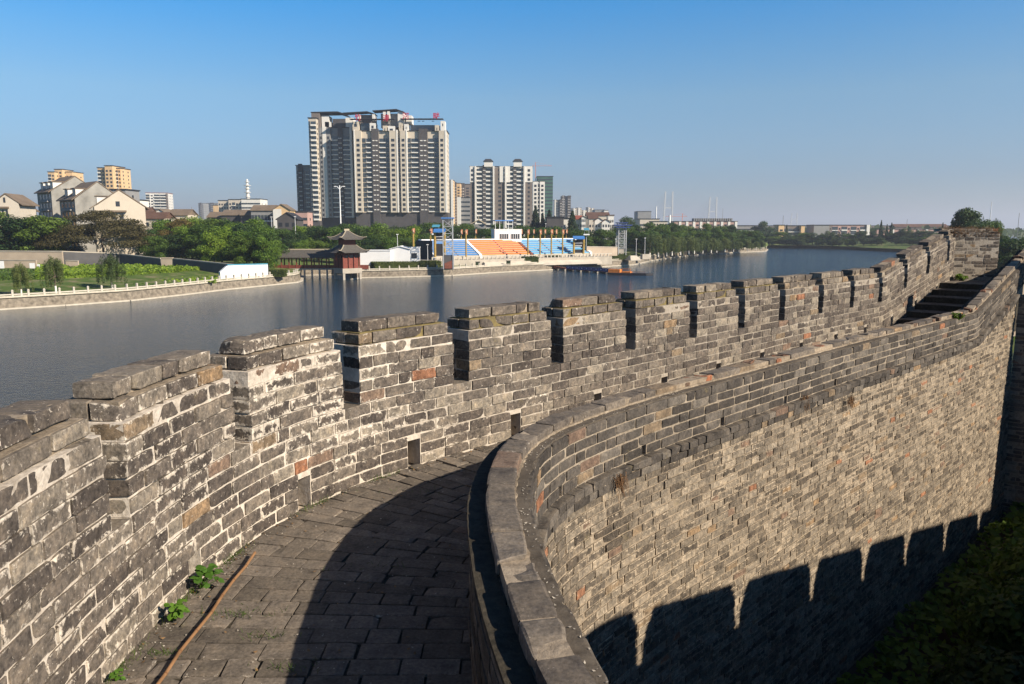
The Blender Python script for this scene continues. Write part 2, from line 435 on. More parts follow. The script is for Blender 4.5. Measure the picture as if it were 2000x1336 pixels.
# weep holes low in the wall, one under every merlon
def res_for(s):
    y = float(np.interp(s, OP.s, OP.y))
    return (7, 2, 4) if y < 7.2 else ((5, 2, 3) if y < 10 else (3, 1, 2))
NB = 7
holes = [((a + b) / 2 - 0.02, (a + b) / 2 + 0.15) for a, b in merl if a > 1.5]
segs = np.arange(0, s_end_o, 3.0).tolist()
segs[-1] = s_end_o
base_parts = []
def bucket(bricks, edges):
    out = [[] for _ in edges[1:]]
    for b in bricks: out[min(len(out) - 1, max(0, int(np.searchsorted(edges, (b[0] + b[1]) / 2)) - 1))].append(b)
    return out
FR, BKS = [], []
for r in range(NB):
    FR += course(0, s_end_o, -0.20, 0, r * CZ, (r + 1) * CZ, rngw, holes=[h for h in holes if r < 2 or (r == 2 and h[0] > 8)])
    BKS += course(0, s_end_o, -T, -T + 0.2, r * CZ, (r + 1) * CZ, rngw)
for s0, s1, fr, bk in zip(segs, segs[1:], bucket(FR, segs), bucket(BKS, segs)):
    base_parts.append(brickwork('b', fr, OP, zo, res_for(s0), 'parapet_brick', seed=int(s0) + 20, amp=(0.006, 0.003), chip=0.014, rnd=0.009))
    base_parts.append(brickwork('b', bk, OP, zo, (2, 1, 1), 'parapet_brick', seed=int(s0) + 60))
hz = [h for h in holes if h[1] < s_end_o]
cuts = [0.0] + [x for h in sorted(hz) for x in h] + [s_end_o]
for a, b in zip(cuts[::2], cuts[1::2]):
    base_parts.append(strip('m', OP, a, b, -T + 0.01, -0.013, -0.02, 2.5 * CZ, 'lime_mortar', zo, 0.06, 5, 0.0025))
base_parts.append(strip('m', OP, 0, s_end_o, -T + 0.01, -0.30, -0.02, 2.5 * CZ, 'dirt_and_shade', zo))
base_parts.append(strip('m', OP, 0, s_end_o, -T + 0.01, -0.013, 2.5 * CZ, NB * CZ - 0.012, 'lime_mortar', zo, 0.06, 10, 0.0025))
link('wall_base', join_mesh('wall_base', base_parts), outer)
mortar_mat('mossy_joint', (0.10, 0.08, 0.045), (0.22, 0.175, 0.075), 12)
# merlons: five full courses, then three stepped ones
for i, (a, b) in enumerate(merl):
    rs = res_for(a); L = []; cop = []; parts = []
    ins = {4: (0.010, 0.012), 5: (0.045, 0.045), 6: (0.105, 0.105)}
    for r in range(7):
        e, f = ins.get(r, (rngw.uniform(-0.008, 0.008), rngw.uniform(-0.004, 0.004)))
        z0, z1 = (NB + r) * CZ, (NB + r + 1) * CZ
        tgt = cop if r >= 5 else L
        if r == 6:
            tgt += course(a + e, b - e, -T + f, -f, z0, z1, rngw, L=(0.36, 0.3, 0.19, 0.34), jt=0.008, jz=0.003)
        else:
            mid = -T / 2
            tgt += course(a + e, b - e, mid + 0.006, -f, z0, z1, rngw, first=(0.2 if r % 2 else 0.36))
            tgt += course(a + e, b - e, -T + f, mid - 0.006, z0, z1, rngw, first=(0.36 if r % 2 else 0.2))
    far = rs[0] <= 3
    parts.append(brickwork('b', L, OP, zo, rs, 'parapet_brick', seed=100 + i, amp=(0.006, 0.003), chip=0.014, rnd=0.009))
    parts.append(brickwork('b', cop, OP, zo, rs, 'parapet_brick', seed=200 + i, amp=(0.006, 0.003), rnd=0.011, chip=0.03))
    k = 0.016
    parts.append(strip('m', OP, a + k, b - k, -T + k, -k, NB * CZ - 0.008, (NB + 5) * CZ - 0.004, 'lime_mortar', zo, 0.06, 8, 0.004))
    parts.append(strip('m', OP, a + 0.082, b - 0.082, -T + 0.066, -0.066, (NB + 5) * CZ - 0.02, (NB + 6) * CZ + (0.001 if 5 <= i <= 10 else -0.006), 'mossy_joint' if 5 <= i <= 10 else 'rampart_mortar', zo, 0.1, 2, 0.004))
    parts.append(strip('m', OP, a + 0.16, b - 0.16, -T + 0.14, -0.14, (NB + 6) * CZ - 0.02, (NB + 7) * CZ - 0.01, 'rampart_mortar', zo, 0.1, 2, 0.004))
    link('merlon', join_mesh('merlon', parts), outer)

brick_mat('broken_brick', [(0.0, (0.06, 0.045, 0.036)), (0.5, (0.13, 0.085, 0.06)), (0.8, (0.21, 0.10, 0.06)), (1.0, (0.36, 0.13, 0.06))], white=0.1, odd=1.0, mottle=1.0)
# ---- inner low parapet
inner = empty('low_parapet_wall', (-0.16, 4.6, 0), 0, 'low inner brick parapet with pale flat coping, bending right above the courtyard', 'parapet')
inner['kind'] = 'thing'
Q, QC = 0.85, 0.0995
def ires(s):
    y = float(np.interp(s, IP.s, IP.y))
    return (6, 2, 4) if y < 7.5 else ((4, 2, 3) if y < 11 else (3, 1, 2))
body, copg = [], []
sg = np.arange(0, IP.L, 2.5).tolist(); sg[-1] = IP.L
holes_i = [(s, s + 0.085) for s in np.arange(5.5, IP.L, 1.55)]
fr = []; lf = []; cpg = []
for s0, s1 in ((0, IP.L),):
    for r in range(5):       # outer face from the ledge up to the shoulder
        z0 = 0.27 + r * QC
        fr += course(s0, s1, 0.12 if r < 4 else -0.02, 0.285, z0, z0 + QC, rngw, holes=holes_i if r == 0 else (), jz=0.005 if r < 4 else 0.001)
    for r in range(8):
        lf += course(s0, s1, -0.105, 0.05, r * 0.0945, (r + 1) * 0.0945, rngw)
    cpg += course(s0, s1, 0.0, 0.18, Q - 0.085, Q + 0.002, rngw, L=(0.36, 0.33, 0.38, 0.2), jt=0.008, jz=0.002)
broken = []
keep = []
for b in cpg:
    if b[0] > IP.near((0.3, 6.4)) and rngw.random() < 0.22 and b[1] - b[0] > 0.15:
        m_ = (b[0] + b[1]) / 2 + rngw.uniform(-.04, .04); broken.append((b[0], m_ - .004, b[2] + rngw.uniform(0, .02), b[3] - rngw.uniform(0, .03), b[4], b[5] - rngw.uniform(.008, .03))); broken.append((m_ + .004, b[1], b[2] + rngw.uniform(0, .02), b[3] - rngw.uniform(0, .03), b[4], b[5] - rngw.uniform(.0, .035)))
    else: keep.append(b)
cpg = keep
copg.append(brickwork('b', broken, IP, zi, (5, 4, 3), 'broken_brick', seed=397, rnd=0.014, amp=(0.016, 0.007), chip=0.07))
for s0, fr, lf, cpg in zip(sg, bucket(fr, sg), bucket(lf, sg), bucket(cpg, sg)):
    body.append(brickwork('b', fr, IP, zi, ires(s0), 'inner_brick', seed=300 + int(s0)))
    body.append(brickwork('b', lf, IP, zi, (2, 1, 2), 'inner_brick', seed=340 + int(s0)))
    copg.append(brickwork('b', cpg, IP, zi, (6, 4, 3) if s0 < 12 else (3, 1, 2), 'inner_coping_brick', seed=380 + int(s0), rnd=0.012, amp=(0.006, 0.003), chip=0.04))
body.append(strip('m', IP, 0, IP.L, -0.09, 0.273, -0.02, 0.268, 'inner_mortar', zi, 0.08, 4, 0.003)); body.append(strip('m', IP, 0, IP.L, -0.09, 0.273, 0.371, 0.745, 'inner_mortar', zi, 0.08, 6, 0.003))
body.append(strip('m', IP, 0, IP.L, -0.09, 0.13, 0.266, 0.373, 'dirt_and_shade', zi, 0.1)); ci = [0.0] + [x for h in holes_i for x in h] + [IP.L]  # first strip: dark backing colour stands in for shade inside the drain holes
for a, b in zip(ci[::2], ci[1::2]): body.append(strip('m', IP, a, b, 0.12, 0.273, 0.267, 0.372, 'inner_mortar', zi, 0.08))
link('parapet_body', join_mesh('parapet_body', body), inner)
copg.append(strip('m', IP, 0, IP.L, 0.016, 0.164, 0.745, Q - 0.012, 'rampart_mortar', zi, 0.1, 1))
link('coping', join_mesh('coping', copg), inner)
sh = course(0, IP.L, 0.19, 0.295, 0.762 - 0.005, 0.762 + 0.012, rngw, jt=0.02)
# mortar fillet beside the coping
mortar_mat('shoulder_dirt', (0.055, 0.046, 0.037), (0.13, 0.11, 0.088), 9)
link('mortar_fillet', join_mesh('mortar_fillet', [strip('m', IP, 0, IP.L, 0.165, 0.262, 0.752, 0.776, 'shoulder_dirt', zi, 0.06, 1, 0.012), strip('m', IP, 0, IP.L, 0.16, 0.190, 0.752, 0.792, 'rampart_mortar', zi, 0.06, 1, 0.012)]), inner)
link('shaded_shoulder', join_mesh('shaded_shoulder', [strip('m', IP, 0, IP.L, -0.112, 0.004, 0.742, 0.768, 'dirt_and_shade', zi, 0.06, 1, 0.002)]), inner)  # near-black strip: its colour deepens the shade on the left shoulder

# ---- rampart below: ledge course and the high facing
ramp_ = empty('rampart_wall', (0.5, 6.2, -4.05), 0, 'high weathered brick rampart face dropping from the walkway into the shaded courtyard', 'city wall')
ramp_['kind'] = 'thing'
s_corner = IP.near((11.3, 17.65))
GZ = -4.3
def bat(z): return np.clip(0.2 - z, 0, 9) * 0.028
lg = []
lg += course(0, s_corner, 0.1, 0.362, 0.185, 0.27, rngw, L=(0.18, 0.2, 0.17, 0.34), jt=0.005, jz=0.002)
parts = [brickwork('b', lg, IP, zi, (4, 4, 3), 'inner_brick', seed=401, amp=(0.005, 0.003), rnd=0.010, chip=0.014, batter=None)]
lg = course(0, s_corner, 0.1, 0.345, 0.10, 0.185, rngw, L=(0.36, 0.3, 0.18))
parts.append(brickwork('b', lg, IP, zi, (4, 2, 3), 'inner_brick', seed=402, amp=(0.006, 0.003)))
parts.append(strip('m', IP, 0, s_corner, 0.0, 0.32, 0.102, 0.25, 'rampart_mortar', zi, 0.08, 3, 0.004))
link('ledge', join_mesh('ledge', parts), ramp_)
parts = []
sg = np.arange(0, s_corner, 2.0).tolist(); sg[-1] = s_corner
RC = 0.082
nr = int((0.10 - GZ) / RC)
# the ramp part: fill between the level courses and the rising ledge
pock = [(rngw.uniform(4, s_corner - 1), rngw.randrange(3, 30)) for _ in range(34)]
br = []
for s0, s1 in ((0, s_corner),):
    for r in range(-12, nr):
        z1 = 0.10 - r * RC
        if r < 0:
            lo = s_ramp_i + (-r) * RC / 0.235 + 0.1
            if s1 < lo: continue
            br += course(max(s0, lo), s1, 0.12, 0.31, z1 - RC, z1, rngw, L=(0.34, 0.3, 0.18, 0.36))
        else:
            br += course(s0, s1, 0.12, 0.31 + rngw.uniform(-0.002, 0.002), z1 - RC, z1, rngw, L=(0.3, 0.34, 0.18, 0.26, 0.2), jt=0.011, jz=0.005,
                         holes=[(q, q + 0.09) for q, k in pock if k == r])
for s0, br in zip(sg, bucket(br, sg)):
    y = float(np.interp(s0, IP.s, IP.y))
    parts.append(brickwork('b', br, IP, None, (4, 1, 3) if y < 10 else (3, 1, 2), 'rampart_brick', seed=430 + int(s0), amp=(0.005, 0.003), batter=bat, chip=0.012, rnd=0.008))
parts.append(strip('m', IP, 0, s_corner - 0.004, 0.0, 0.296, GZ, 0.085, 'rampart_mortar', None, 0.1, 40, 0.003, bat))
parts.append(strip('m', IP, s_ramp_i, s_corner - 0.004, 0.02, 0.295, 0.09, 0.1, 'rampart_mortar', lambda s: np.where(1 > 0, 0, 0)))
ZZ = lambda s: zi(s)
# wedge core under the rising ledge
n = 14; S = np.linspace(s_ramp_i, s_corner - 0.004, n); co = []; fc = []
for q in S:
    for o, z in ((0.02, 0.08), (0.02, 0.1 + float(zi(q))), (0.296, 0.1 + float(zi(q))), (0.296, 0.08)):
        x, y = IP.at(q, o); co.append((float(x), float(y), z))
for i in range(n - 1):
    for j in range(4): fc.append((i * 4 + j, i * 4 + (j + 1) % 4, (i + 1) * 4 + (j + 1) % 4, (i + 1) * 4 + j))
fc.append(tuple((n - 1) * 4 + j for j in range(4)))
parts.append((np.array(co), fc, 'rampart_mortar'))
link('brick_facing', join_mesh('brick_facing', parts), ramp_)
# tufts of dry roots hang from the ledge
plain('dry_root', (0.16, 0.09, 0.045), 0.95)
for k, (s, dz, o) in enumerate([(IP.near((0.75, 6.9)), 0.2, 0.35), (IP.near((3.55, 9.9)), 0.27, 0.3), (IP.near((4.55, 10.9)), 0.05, 0.36)]):
    mb = MB(); R = random.Random(k)
    for _ in range(70):
        q = s + R.gauss(0, 0.05); x, y = IP.at(q, o + R.uniform(0, 0.05)); z = dz + R.uniform(-0.02, 0.06)
        x2, y2 = IP.at(q + R.gauss(0, 0.03), o + R.uniform(0.03, 0.09)); mb.bar((x, y, z), (x2, y2, z - R.uniform(0.03, 0.2)), 0.0025, n=3, r2=0.001)
    o_ = mb.build('dry_plant', 'dry_root'); 
    tag(o_, ['small brown dry tuft on the brick ledge at the bend of the wall', 'thin withered plant hanging from the low parapet over the ledge', 'withered brown root hanging just below the brick ledge'][k], 'dry plant', 'withered plants on the wall')

def wide(s):
    """offset from the outer face at which the inner parapet begins"""
    for o in np.arange(1.0, 3.4, 0.05):
        x, y = OP.at(s, o); i = int(np.argmin((IP.x - x)**2 + (IP.y - y)**2))
        if (x - IP.x[i]) * IP.ty[i] - (y - IP.y[i]) * IP.tx[i] > 0.05: return float(o)
    return 2.4
WS = np.arange(0, s_end_o + 4, 0.25); WO = np.array([wide(q) for q in WS])
def wd(s): return float(np.interp(s, WS, WO))
# ---- river side of the wall and the fill below the walkway
def brick_tex(name, c1, c2, mo, sc=1.0):
    m, nt, b = base_mat(name, 0.9, 0.2)
    t = nd(nt, 'ShaderNodeTexBrick'); uvn = nd(nt, 'ShaderNodeUVMap', uv_map='UVMap'); nt.links.new(uvn.outputs['UV'], t.inputs['Vector'])
    t.inputs['Color1'].default_value = (*c1, 1); t.inputs['Color2'].default_value = (*c2, 1); t.inputs['Mortar'].default_value = (*mo, 1)
    t.inputs['Scale'].default_value = sc; t.inputs['Brick Width'].default_value = 0.36; t.inputs['Row Height'].default_value = 0.095
    t.inputs['Mortar Size'].default_value = 0.012; t.inputs['Mortar Smooth'].default_value = 0.4
    f = noise(nt, obco(nt), 4, 7, 0.65)
    nt.links.new(mixc(nt, 1.0, t.outputs['Color'], ramp(nt, f, [(0.3, (0.6, 0.6, 0.6)), (0.7, (1.4, 1.35, 1.3))]), 'MULTIPLY'), b.inputs['Base Color'])
    bump(nt, b, t.outputs['Fac'], -0.4, 0.01)
brick_tex('plain_brickwork', (0.12, 0.105, 0.09), (0.21, 0.185, 0.155), (0.45, 0.39, 0.32))
def wall_strip(path, s0, s1, oo, z0, z1, ds=0.4, flip=False, offb=0.0, cap=None):
    """vertical faced strip with metre UVs; returns co,faces,uv"""
    n = max(1, int((s1 - s0) / ds)); co = []; uv = []; fc = []
    for q in np.linspace(s0, s1, n + 1):
        x, y = path.at(q, oo + offb); co.append((float(x), float(y), z0)); uv.append((q, z0))
        x, y = path.at(q, oo); co.append((float(x), float(y), z1)); uv.append((q, z1))
    for i in range(n):
        f = (2 * i, 2 * i + 2, 2 * i + 3, 2 * i + 1); fc.append(f[::-1] if flip else f)
    return co, fc, uv
def build_uv(name, items, mat, parent=None):
    V = []; Fc = []; UV = []
    for co, fc, uv in items:
        k = len(V); V += co; UV += uv; Fc += [tuple(k + i for i in f) for f in fc]
    me = bpy.data.meshes.new(name); me.from_pydata(V, [], Fc); u = me.uv_layers.new(name='UVMap')
    for p in me.polygons:
        for li in p.loop_indices: u.data[li].uv = UV[me.loops[li].vertex_index]
    me.materials.append(MATS[mat]); me.update()
    return link(name, me, parent)
build_uv('river_facing', [wall_strip(OP, 0, s_end_o, -T - 0.02, -8.6, -0.02, offb=-1.1, flip=True)], 'plain_brickwork', ramp_)
build_uv('core_top', [([(float(OP.at(q, -T - 0.02)[0]), float(OP.at(q, -T - 0.02)[1]), -0.025) for q in np.linspace(0, s_end_o, 50)] +
                       [(float(OP.at(q, wd(q) + .1)[0]), float(OP.at(q, wd(q) + .1)[1]), -0.09) for q in np.linspace(0, s_end_o, 50)],
                      [(i, i + 50, i + 51, i + 1) for i in range(49)], [(0, 0)] * 100)], 'plain_brickwork', ramp_)

# ---- walkway paving

def wz(s): return np.zeros_like(np.asarray(s, float))
pv = []; s = 0.0; k = 0
s_st = OP.near((8.9, 17.95))
while s < s_st:
    p = rngw.uniform(0.165, 0.2); o = -0.03 if k % 2 else -0.2; o += rngw.uniform(-0.05, 0.05)
    wl = wd(s)
    while o < wl:
        l = min(rngw.choice((0.36, 0.34, 0.38, 0.2, 0.3)), wl + 0.1 - o); g = 0.004 * rngw.uniform(0.6, 1.5); dz = rngw.uniform(-0.006, 0.004)
        pv.append((s + g, s + p - g, max(o + g, -0.05), o + l - g, -0.09, dz * .6)); o += l
    s += p; k += 1
near_ = [b for b in pv if b[0] < 9.5]; far_ = [b for b in pv if b[0] >= 9.5]
pav = join_mesh('walkway_paving', [brickwork('b', near_, OP, None, (3, 6, 1), 'paving_brick', seed=500, rnd=0.006, amp=(0.0025, 0.0015), chip=0.012),
                                   brickwork('b', far_, OP, None, (2, 3, 1), 'paving_brick', seed=501, rnd=0.008),
                                   *[strip('m', OP, q, min(q + 0.5, s_st), -0.04, wd(q) + 0.05, -0.08, -0.018, 'dirt_and_shade', None, 0.1, 1) for q in np.arange(0, s_st, 0.5)]])
tag(link('walkway_pavement', pav), 'worn grey brick paving of the walkway on top of the wall', None, None, 'structure')
# ---- steps up at the far end
steps = empty('brick_steps', (10, 19, 0), 0, 'flight of brick steps at the far end of the walkway, rising in shade', 'steps')
n_st = 6; run = (s_end_o - 1.2 - s_st) / n_st
for i in range(n_st + 1):
    a = s_st + i * run; b = a + run if i < n_st else s_end_o + 2.2
    z = (i + 1) * 0.145
    bb = []
    W_ = wd(a) + 0.02; nb = int(W_ / 0.36) + 1; l_ = W_ / nb
    for o in np.arange(nb) * l_: bb.append((a + 0.004, a + 0.2, o, o + l_ - 0.01, z - 0.13, z))
    if i == n_st:
        q = a + 0.2
        while q < b: bb += [(q, q + 0.19, o, o + l_ - 0.01, z - 0.1, z) for o in np.arange(nb) * l_]; q += 0.195
    else: bb += [(a + 0.205, b + 0.05, o, o + l_ - 0.01, z - 0.1, z - 0.004) for o in np.arange(nb) * l_]
    link('step' if i < n_st else 'landing', join_mesh('step', [brickwork('b', bb, OP, None, (3, 3, 1), 'paving_brick', seed=520 + i), strip('m', OP, a, b, -0.02, W_, -0.02, z - 0.012, 'dirt_and_shade')]), steps)

# ---- end pier closing the parapet at the top of the steps
class Line(Path):
    def __init__(s, a, b):
        a = np.array(a, float); b = np.array(b, float); s.L = float(np.linalg.norm(b - a)); t = (b - a) / s.L
        s.s = np.array([0, s.L]); s.x = np.array([a[0], b[0]]); s.y = np.array([a[1], b[1]]); s.tx = np.array([t[0], t[0]]); s.ty = np.array([t[1], t[1]])
ex, ey = OP.at(s_end_o, 0.0); ex, ey = float(ex), float(ey)
ZL = 7 * 0.145
def brick_block(name, path, s0, s1, o0, o1, z0, z1, mat, seed, parent=None, rc=0.092, mort='lime_mortar', res=(3, 2, 2), hole=None):
    R = random.Random(seed); br = []; r = 0; z = z0
    while z < z1 - 0.03:
        br += course(s0 + R.uniform(-.01, .01), s1 + R.uniform(-.01, .01), o0, o1, z, min(z + rc, z1), R, L=(0.36, 0.3, 0.18)); z += rc
    return join_mesh(name, [brickwork('b', br, path, None, res, mat, seed=seed, chip=0.05, amp=(0.006, 0.003)), strip('m', path, s0 + 0.01, s1 - 0.01, o0 + 0.008, o1 - 0.008, z0, z1 - 0.02, mort)])
pier = empty('end_pier', (ex, ey, ZL), 0, 'square brick pier with dry plants on top, at the head of the far steps', 'pier')
PL = Line((ex - 0.05, ey + 0.0), (ex + 1.25, ey - 0.12))
link('pier_body', brick_block('pier_body', PL, 0, 1.2, -0.55, 0, ZL - 0.1, 2.36, 'parapet_brick', 610), pier)
link('pier_cap', brick_block('pier_cap', PL, -0.35, 1.16, -0.5, -0.05, 2.36, 2.45, 'coping_brick', 611), pier)
mb = MB(); R = random.Random(3)
for _ in range(900):
    q = R.uniform(-0.3, 1.2); x, y = PL.at(q, R.uniform(-0.5, 0.02)); z = 2.44 + R.uniform(-0.08, 0.02)
    if R.random() < 0.4: z = R.uniform(2.2, 2.4); x, y = PL.at(q, 0.02)
    mb.bar((x, y, z), (x + R.gauss(0, .05), y + R.gauss(0, .05), z + R.uniform(0.0, 0.10)), 0.004, n=3, r2=0.001)
link('dry_grass', mb.mesh('dry_grass', 'dry_root'), pier)

# ---- the wall that closes the courtyard on the right, in shade
cx0, cy0 = IP.at(s_corner, 0.32); cx0, cy0 = float(cx0), float(cy0)
CW = Line((cx0, cy0), (cx0 + 6.0, cy0 - 5.0))
cw = empty('courtyard_corner_wall', (cx0, cy0, GZ), 0, 'dark shaded brick wall at the right edge, meeting the sunlit rampart at the corner', 'wall'); cw['kind'] = 'thing'
ztop = 0.27 + float(zi(s_corner))
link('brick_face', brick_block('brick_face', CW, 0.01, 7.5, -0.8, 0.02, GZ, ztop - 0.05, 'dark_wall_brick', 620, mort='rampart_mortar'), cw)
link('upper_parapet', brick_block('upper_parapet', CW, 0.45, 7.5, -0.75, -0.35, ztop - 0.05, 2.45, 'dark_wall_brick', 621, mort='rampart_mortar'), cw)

# ---- opposite crenellated wall: its shadow falls on the rampart
te = math.tan(SUN_EL)
s_min = IP.near((-0.165, 4.65))
def face_hit(px, py):
    d = ray(px, py); best = None
    for s in np.arange(s_min, s_corner, 0.02):
        x, y = IP.at(s, 0.33); t = float(y) / d[1]; zz = H + d[2] * t
        x2, y2 = IP.at(s, 0.31 + float(bat(zz)))
        t2 = float(y2) / d[1]; e = abs(d[0] * t2 - float(x2))
        if best is None or e < best[0]: best = (e, s, float(x2), float(y2), H + d[2] * t2)
    return best
ZC = 1.75
def lift(px, py):
    e, s, x, y, z = face_hit(px, py); L = (ZC - z) / te
    return (x + SUN_H[0] * L, y + SUN_H[1] * L)
ctop = [lift(*p) for p in ((1135, 1232), (1300, 1175), (1440, 1127), (1590, 1077), (1700, 1044), (1850, 1008), (1968, 990))]
A_ = np.array(ctop); kx, kb = np.polyfit(A_[:, 0], A_[:, 1], 1)
slits = [lift(*p) for p in ((1250, 1210), (1441, 1150), (1589, 1100), (1692, 1066), (1772, 1045), (1848, 1025), (1912, 1008))]
print('caster', [(round(a, 2), round(b, 2)) for a, b in ctop], 'slits', [(round(a, 2), round(b, 2)) for a, b in slits], kx, kb)
X0 = A_[0, 0] - 0.15
CP = Path([(3.6, -2.6), (2.8, -0.8), (X0 + 0.25, kx * X0 + kb - 1.2), (X0 + 0.1, kx * X0 + kb - 0.3), (X0 + 0.6, kx * (X0 + 0.6) + kb), (6, kx * 6 + kb), (12, kx * 12 + kb), (18, kx * 18 + kb), (22, kx * 22 + kb)])
opp = empty('opposite_battlement', (X0 + 0.6, kx * (X0 + 0.6) + kb, GZ), 0, 'crenellated brick wall on the near side of the courtyard', 'battlement')
gs = [CP.near(p) for p in slits]
print('gaps', [round(b - a, 2) for a, b in zip(gs, gs[1:])], CP.L)
gs = [gs[0] - 2.2 * k for k in range(1, 3) if gs[0] - 2.2 * k > 0.6][::-1] + gs
while gs[-1] + 2.2 < CP.L: gs.append(gs[-1] + 2.2)
def cbody(z0, z1, s0, s1, o0, o1): return strip('m', CP, s0, s1, o0, o1, z0, z1, 'dark_joint', None, 0.3)
mortar_mat('dark_joint', (0.12, 0.10, 0.08), (0.22, 0.19, 0.16))
link('wall_base', join_mesh('wall_base', [cbody(GZ, ZC - 0.62, 0, CP.L, 0.0, 0.9)]), opp)
R = random.Random(4); br = []; z = GZ
while z < ZC - 0.65: br += course(0, CP.L, -0.03, 0.06, z, min(z + 0.1, ZC - 0.62), R, jz=0.004); z += 0.1
br += [(q, q + 0.35, 0.45, 0.93, ZC - 0.66, ZC - 0.605) for q in np.arange(0, CP.L - .4, 0.36)]
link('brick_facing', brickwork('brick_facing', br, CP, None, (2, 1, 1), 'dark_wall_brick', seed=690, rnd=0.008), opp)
ed = [0.0] + gs + [CP.L]; G2 = 0.165
for i in range(len(ed) - 1):
    a = ed[i] + (G2 if i else 0); b = ed[i + 1] - (G2 if i < len(ed) - 2 else 0)
    R = random.Random(i); br = []
    for r in range(6):
        e = (0.0, 0.0, 0.0, 0.0, 0.015, 0.05)[r]
        br += course(a + e, b - e, 0.02 + e, 0.46 - e, ZC - 0.62 + r * 0.1033, ZC - 0.62 + (r + 1) * 0.1033, R, jt=0.004, jz=0.001)
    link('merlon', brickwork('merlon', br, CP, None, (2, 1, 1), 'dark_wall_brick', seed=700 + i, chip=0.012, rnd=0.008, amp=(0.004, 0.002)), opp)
# ================================================================== LEAVES, COURTYARD, SMALL THINGS ON THE WALK
def leaf_mat(name, c0, c1, trans=0.3, rough=0.6):
    m, nt, b = base_mat(name, rough, 0.25)
    geo = nd(nt, 'ShaderNodeNewGeometry')
    f = noise(nt, obco(nt), 0.6, 3)
    r = mth(nt, 'ADD', mth(nt, 'MULTIPLY', geo.outputs['Random Per Island'], 0.6), mth(nt, 'MULTIPLY', f, 0.4))
    col = ramp(nt, r, [(0.15, c0), (0.8, c1)])
    oi = nd(nt, 'ShaderNodeObjectInfo'); col = mixc(nt, 1.0, col, ramp(nt, oi.outputs['Random'], [(0.0, (0.72, 0.78, 0.8)), (0.5, (1.0, 1.0, 1.0)), (1.0, (1.4, 1.25, 0.95))]), 'MULTIPLY')
    nt.links.new(col, b.inputs['Base Color'])
    tr = nd(nt, 'ShaderNodeBsdfTranslucent'); nt.links.new(mixc(nt, 1.0, col, (1.3, 1.35, 0.6), 'MULTIPLY'), tr.inputs['Color'])
    mx = nd(nt, 'ShaderNodeMixShader'); mx.inputs[0].default_value = trans
    nt.links.new(b.outputs[0], mx.inputs[1]); nt.links.new(tr.outputs[0], mx.inputs[2])
    nt.links.new(mx.outputs[0], nt.nodes['Material Output'].inputs['Surface'])
    return m
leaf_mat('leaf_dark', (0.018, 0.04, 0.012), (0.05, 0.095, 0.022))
leaf_mat('leaf_mid', (0.03, 0.062, 0.012), (0.10, 0.165, 0.025))
leaf_mat('leaf_bright', (0.045, 0.10, 0.012), (0.16, 0.25, 0.03))
leaf_mat('leaf_willow', (0.055, 0.085, 0.028), (0.125, 0.165, 0.055))
leaf_mat('leaf_bronze', (0.05, 0.045, 0.018), (0.125, 0.10, 0.038))
leaf_mat('leaf_conifer', (0.012, 0.028, 0.012), (0.035, 0.062, 0.022))
leaf_mat('leaf_weed', (0.045, 0.11, 0.012), (0.11, 0.22, 0.03), 0.4)
leaf_mat('leaf_hedge', (0.03, 0.05, 0.012), (0.075, 0.10, 0.022))
leaf_mat('leaf_far', (0.03, 0.055, 0.022), (0.065, 0.10, 0.035))
plain('bark', (0.09, 0.07, 0.052), 0.95)
def leaf_arrays(C, Nn, size, rng, fold=0.25, asp=0.6):
    """one folded quad-pair leaf per centre; C (n,3), Nn (n,3) facing"""
    n = len(C); a = rng.normal(size=(n, 3)); u = np.cross(Nn, a); u /= np.linalg.norm(u, axis=1, keepdims=True) + 1e-9
    w = np.cross(Nn, u); w /= np.linalg.norm(w, axis=1, keepdims=True) + 1e-9
    s = (size * rng.uniform(0.6, 1.3, n))[:, None]
    p0 = C - u * s * 0.5; p1 = C + u * s * 0.5; l = C + w * s * asp * 0.5 - Nn * s * fold * 0.3; r = C - w * s * asp * 0.5 - Nn * s * fold * 0.3
    V = np.stack([p0, l, p1, r], 1).reshape(-1, 3)
    return V
def quads_mesh(name, V, mat):
    n = len(V) // 4; me = bpy.data.meshes.new(name)
    me.vertices.add(len(V)); me.vertices.foreach_set('co', V.ravel())
    me.loops.add(4 * n); me.loops.foreach_set('vertex_index', np.arange(4 * n, dtype=np.int32))
    me.polygons.add(n); me.polygons.foreach_set('loop_start', np.arange(0, 4 * n, 4, dtype=np.int32)); me.polygons.foreach_set('loop_total', np.full(n, 4, np.int32))
    me.update(calc_edges=True); me.materials.append(MATS[mat]); return me

# courtyard ground
plain('courtyard_soil', (0.06, 0.05, 0.035), 0.95, 0.4, 2)
mb = MB(); mb.poly([(-1, -3, GZ + 0.0), (24, -3, GZ + 0.0), (24, 22, GZ + 0.0), (-1, 22, GZ + 0.0)])
tag(mb.build('courtyard_ground', 'courtyard_soil'), 'dark soil floor of the courtyard', None, None, 'structure')
rng = np.random.default_rng(4)
def courtyard_h(x, y):
    P = np.stack([x, y, np.zeros_like(x)], 1)
    return GZ + 0.35 + 0.28 * vnoise(P, 0.8, 2) + 0.12 * vnoise(P, 2.3, 5)
n = 60000; x = rng.uniform(1.0, 20, n); y = rng.uniform(3, 18, n)
kk = (y < x - 5.75 + 12) & (x / y > 0.35); x, y = x[kk], y[kk]
q = np.array([0.0]); 
inside = (x - (y - 5.6)) > 0.15
x, y = x[inside], y[inside]
z = courtyard_h(x, y) + rng.uniform(-0.1, 0.08, len(x))
Nn = rng.normal(size=(len(x), 3)) * 0.5 + np.array([0, -0.2, 1.0]); Nn /= np.linalg.norm(Nn, axis=1, keepdims=True)
V = leaf_arrays(np.stack([x, y, z], 1), Nn, 0.15, rng, 0.3, 0.8)
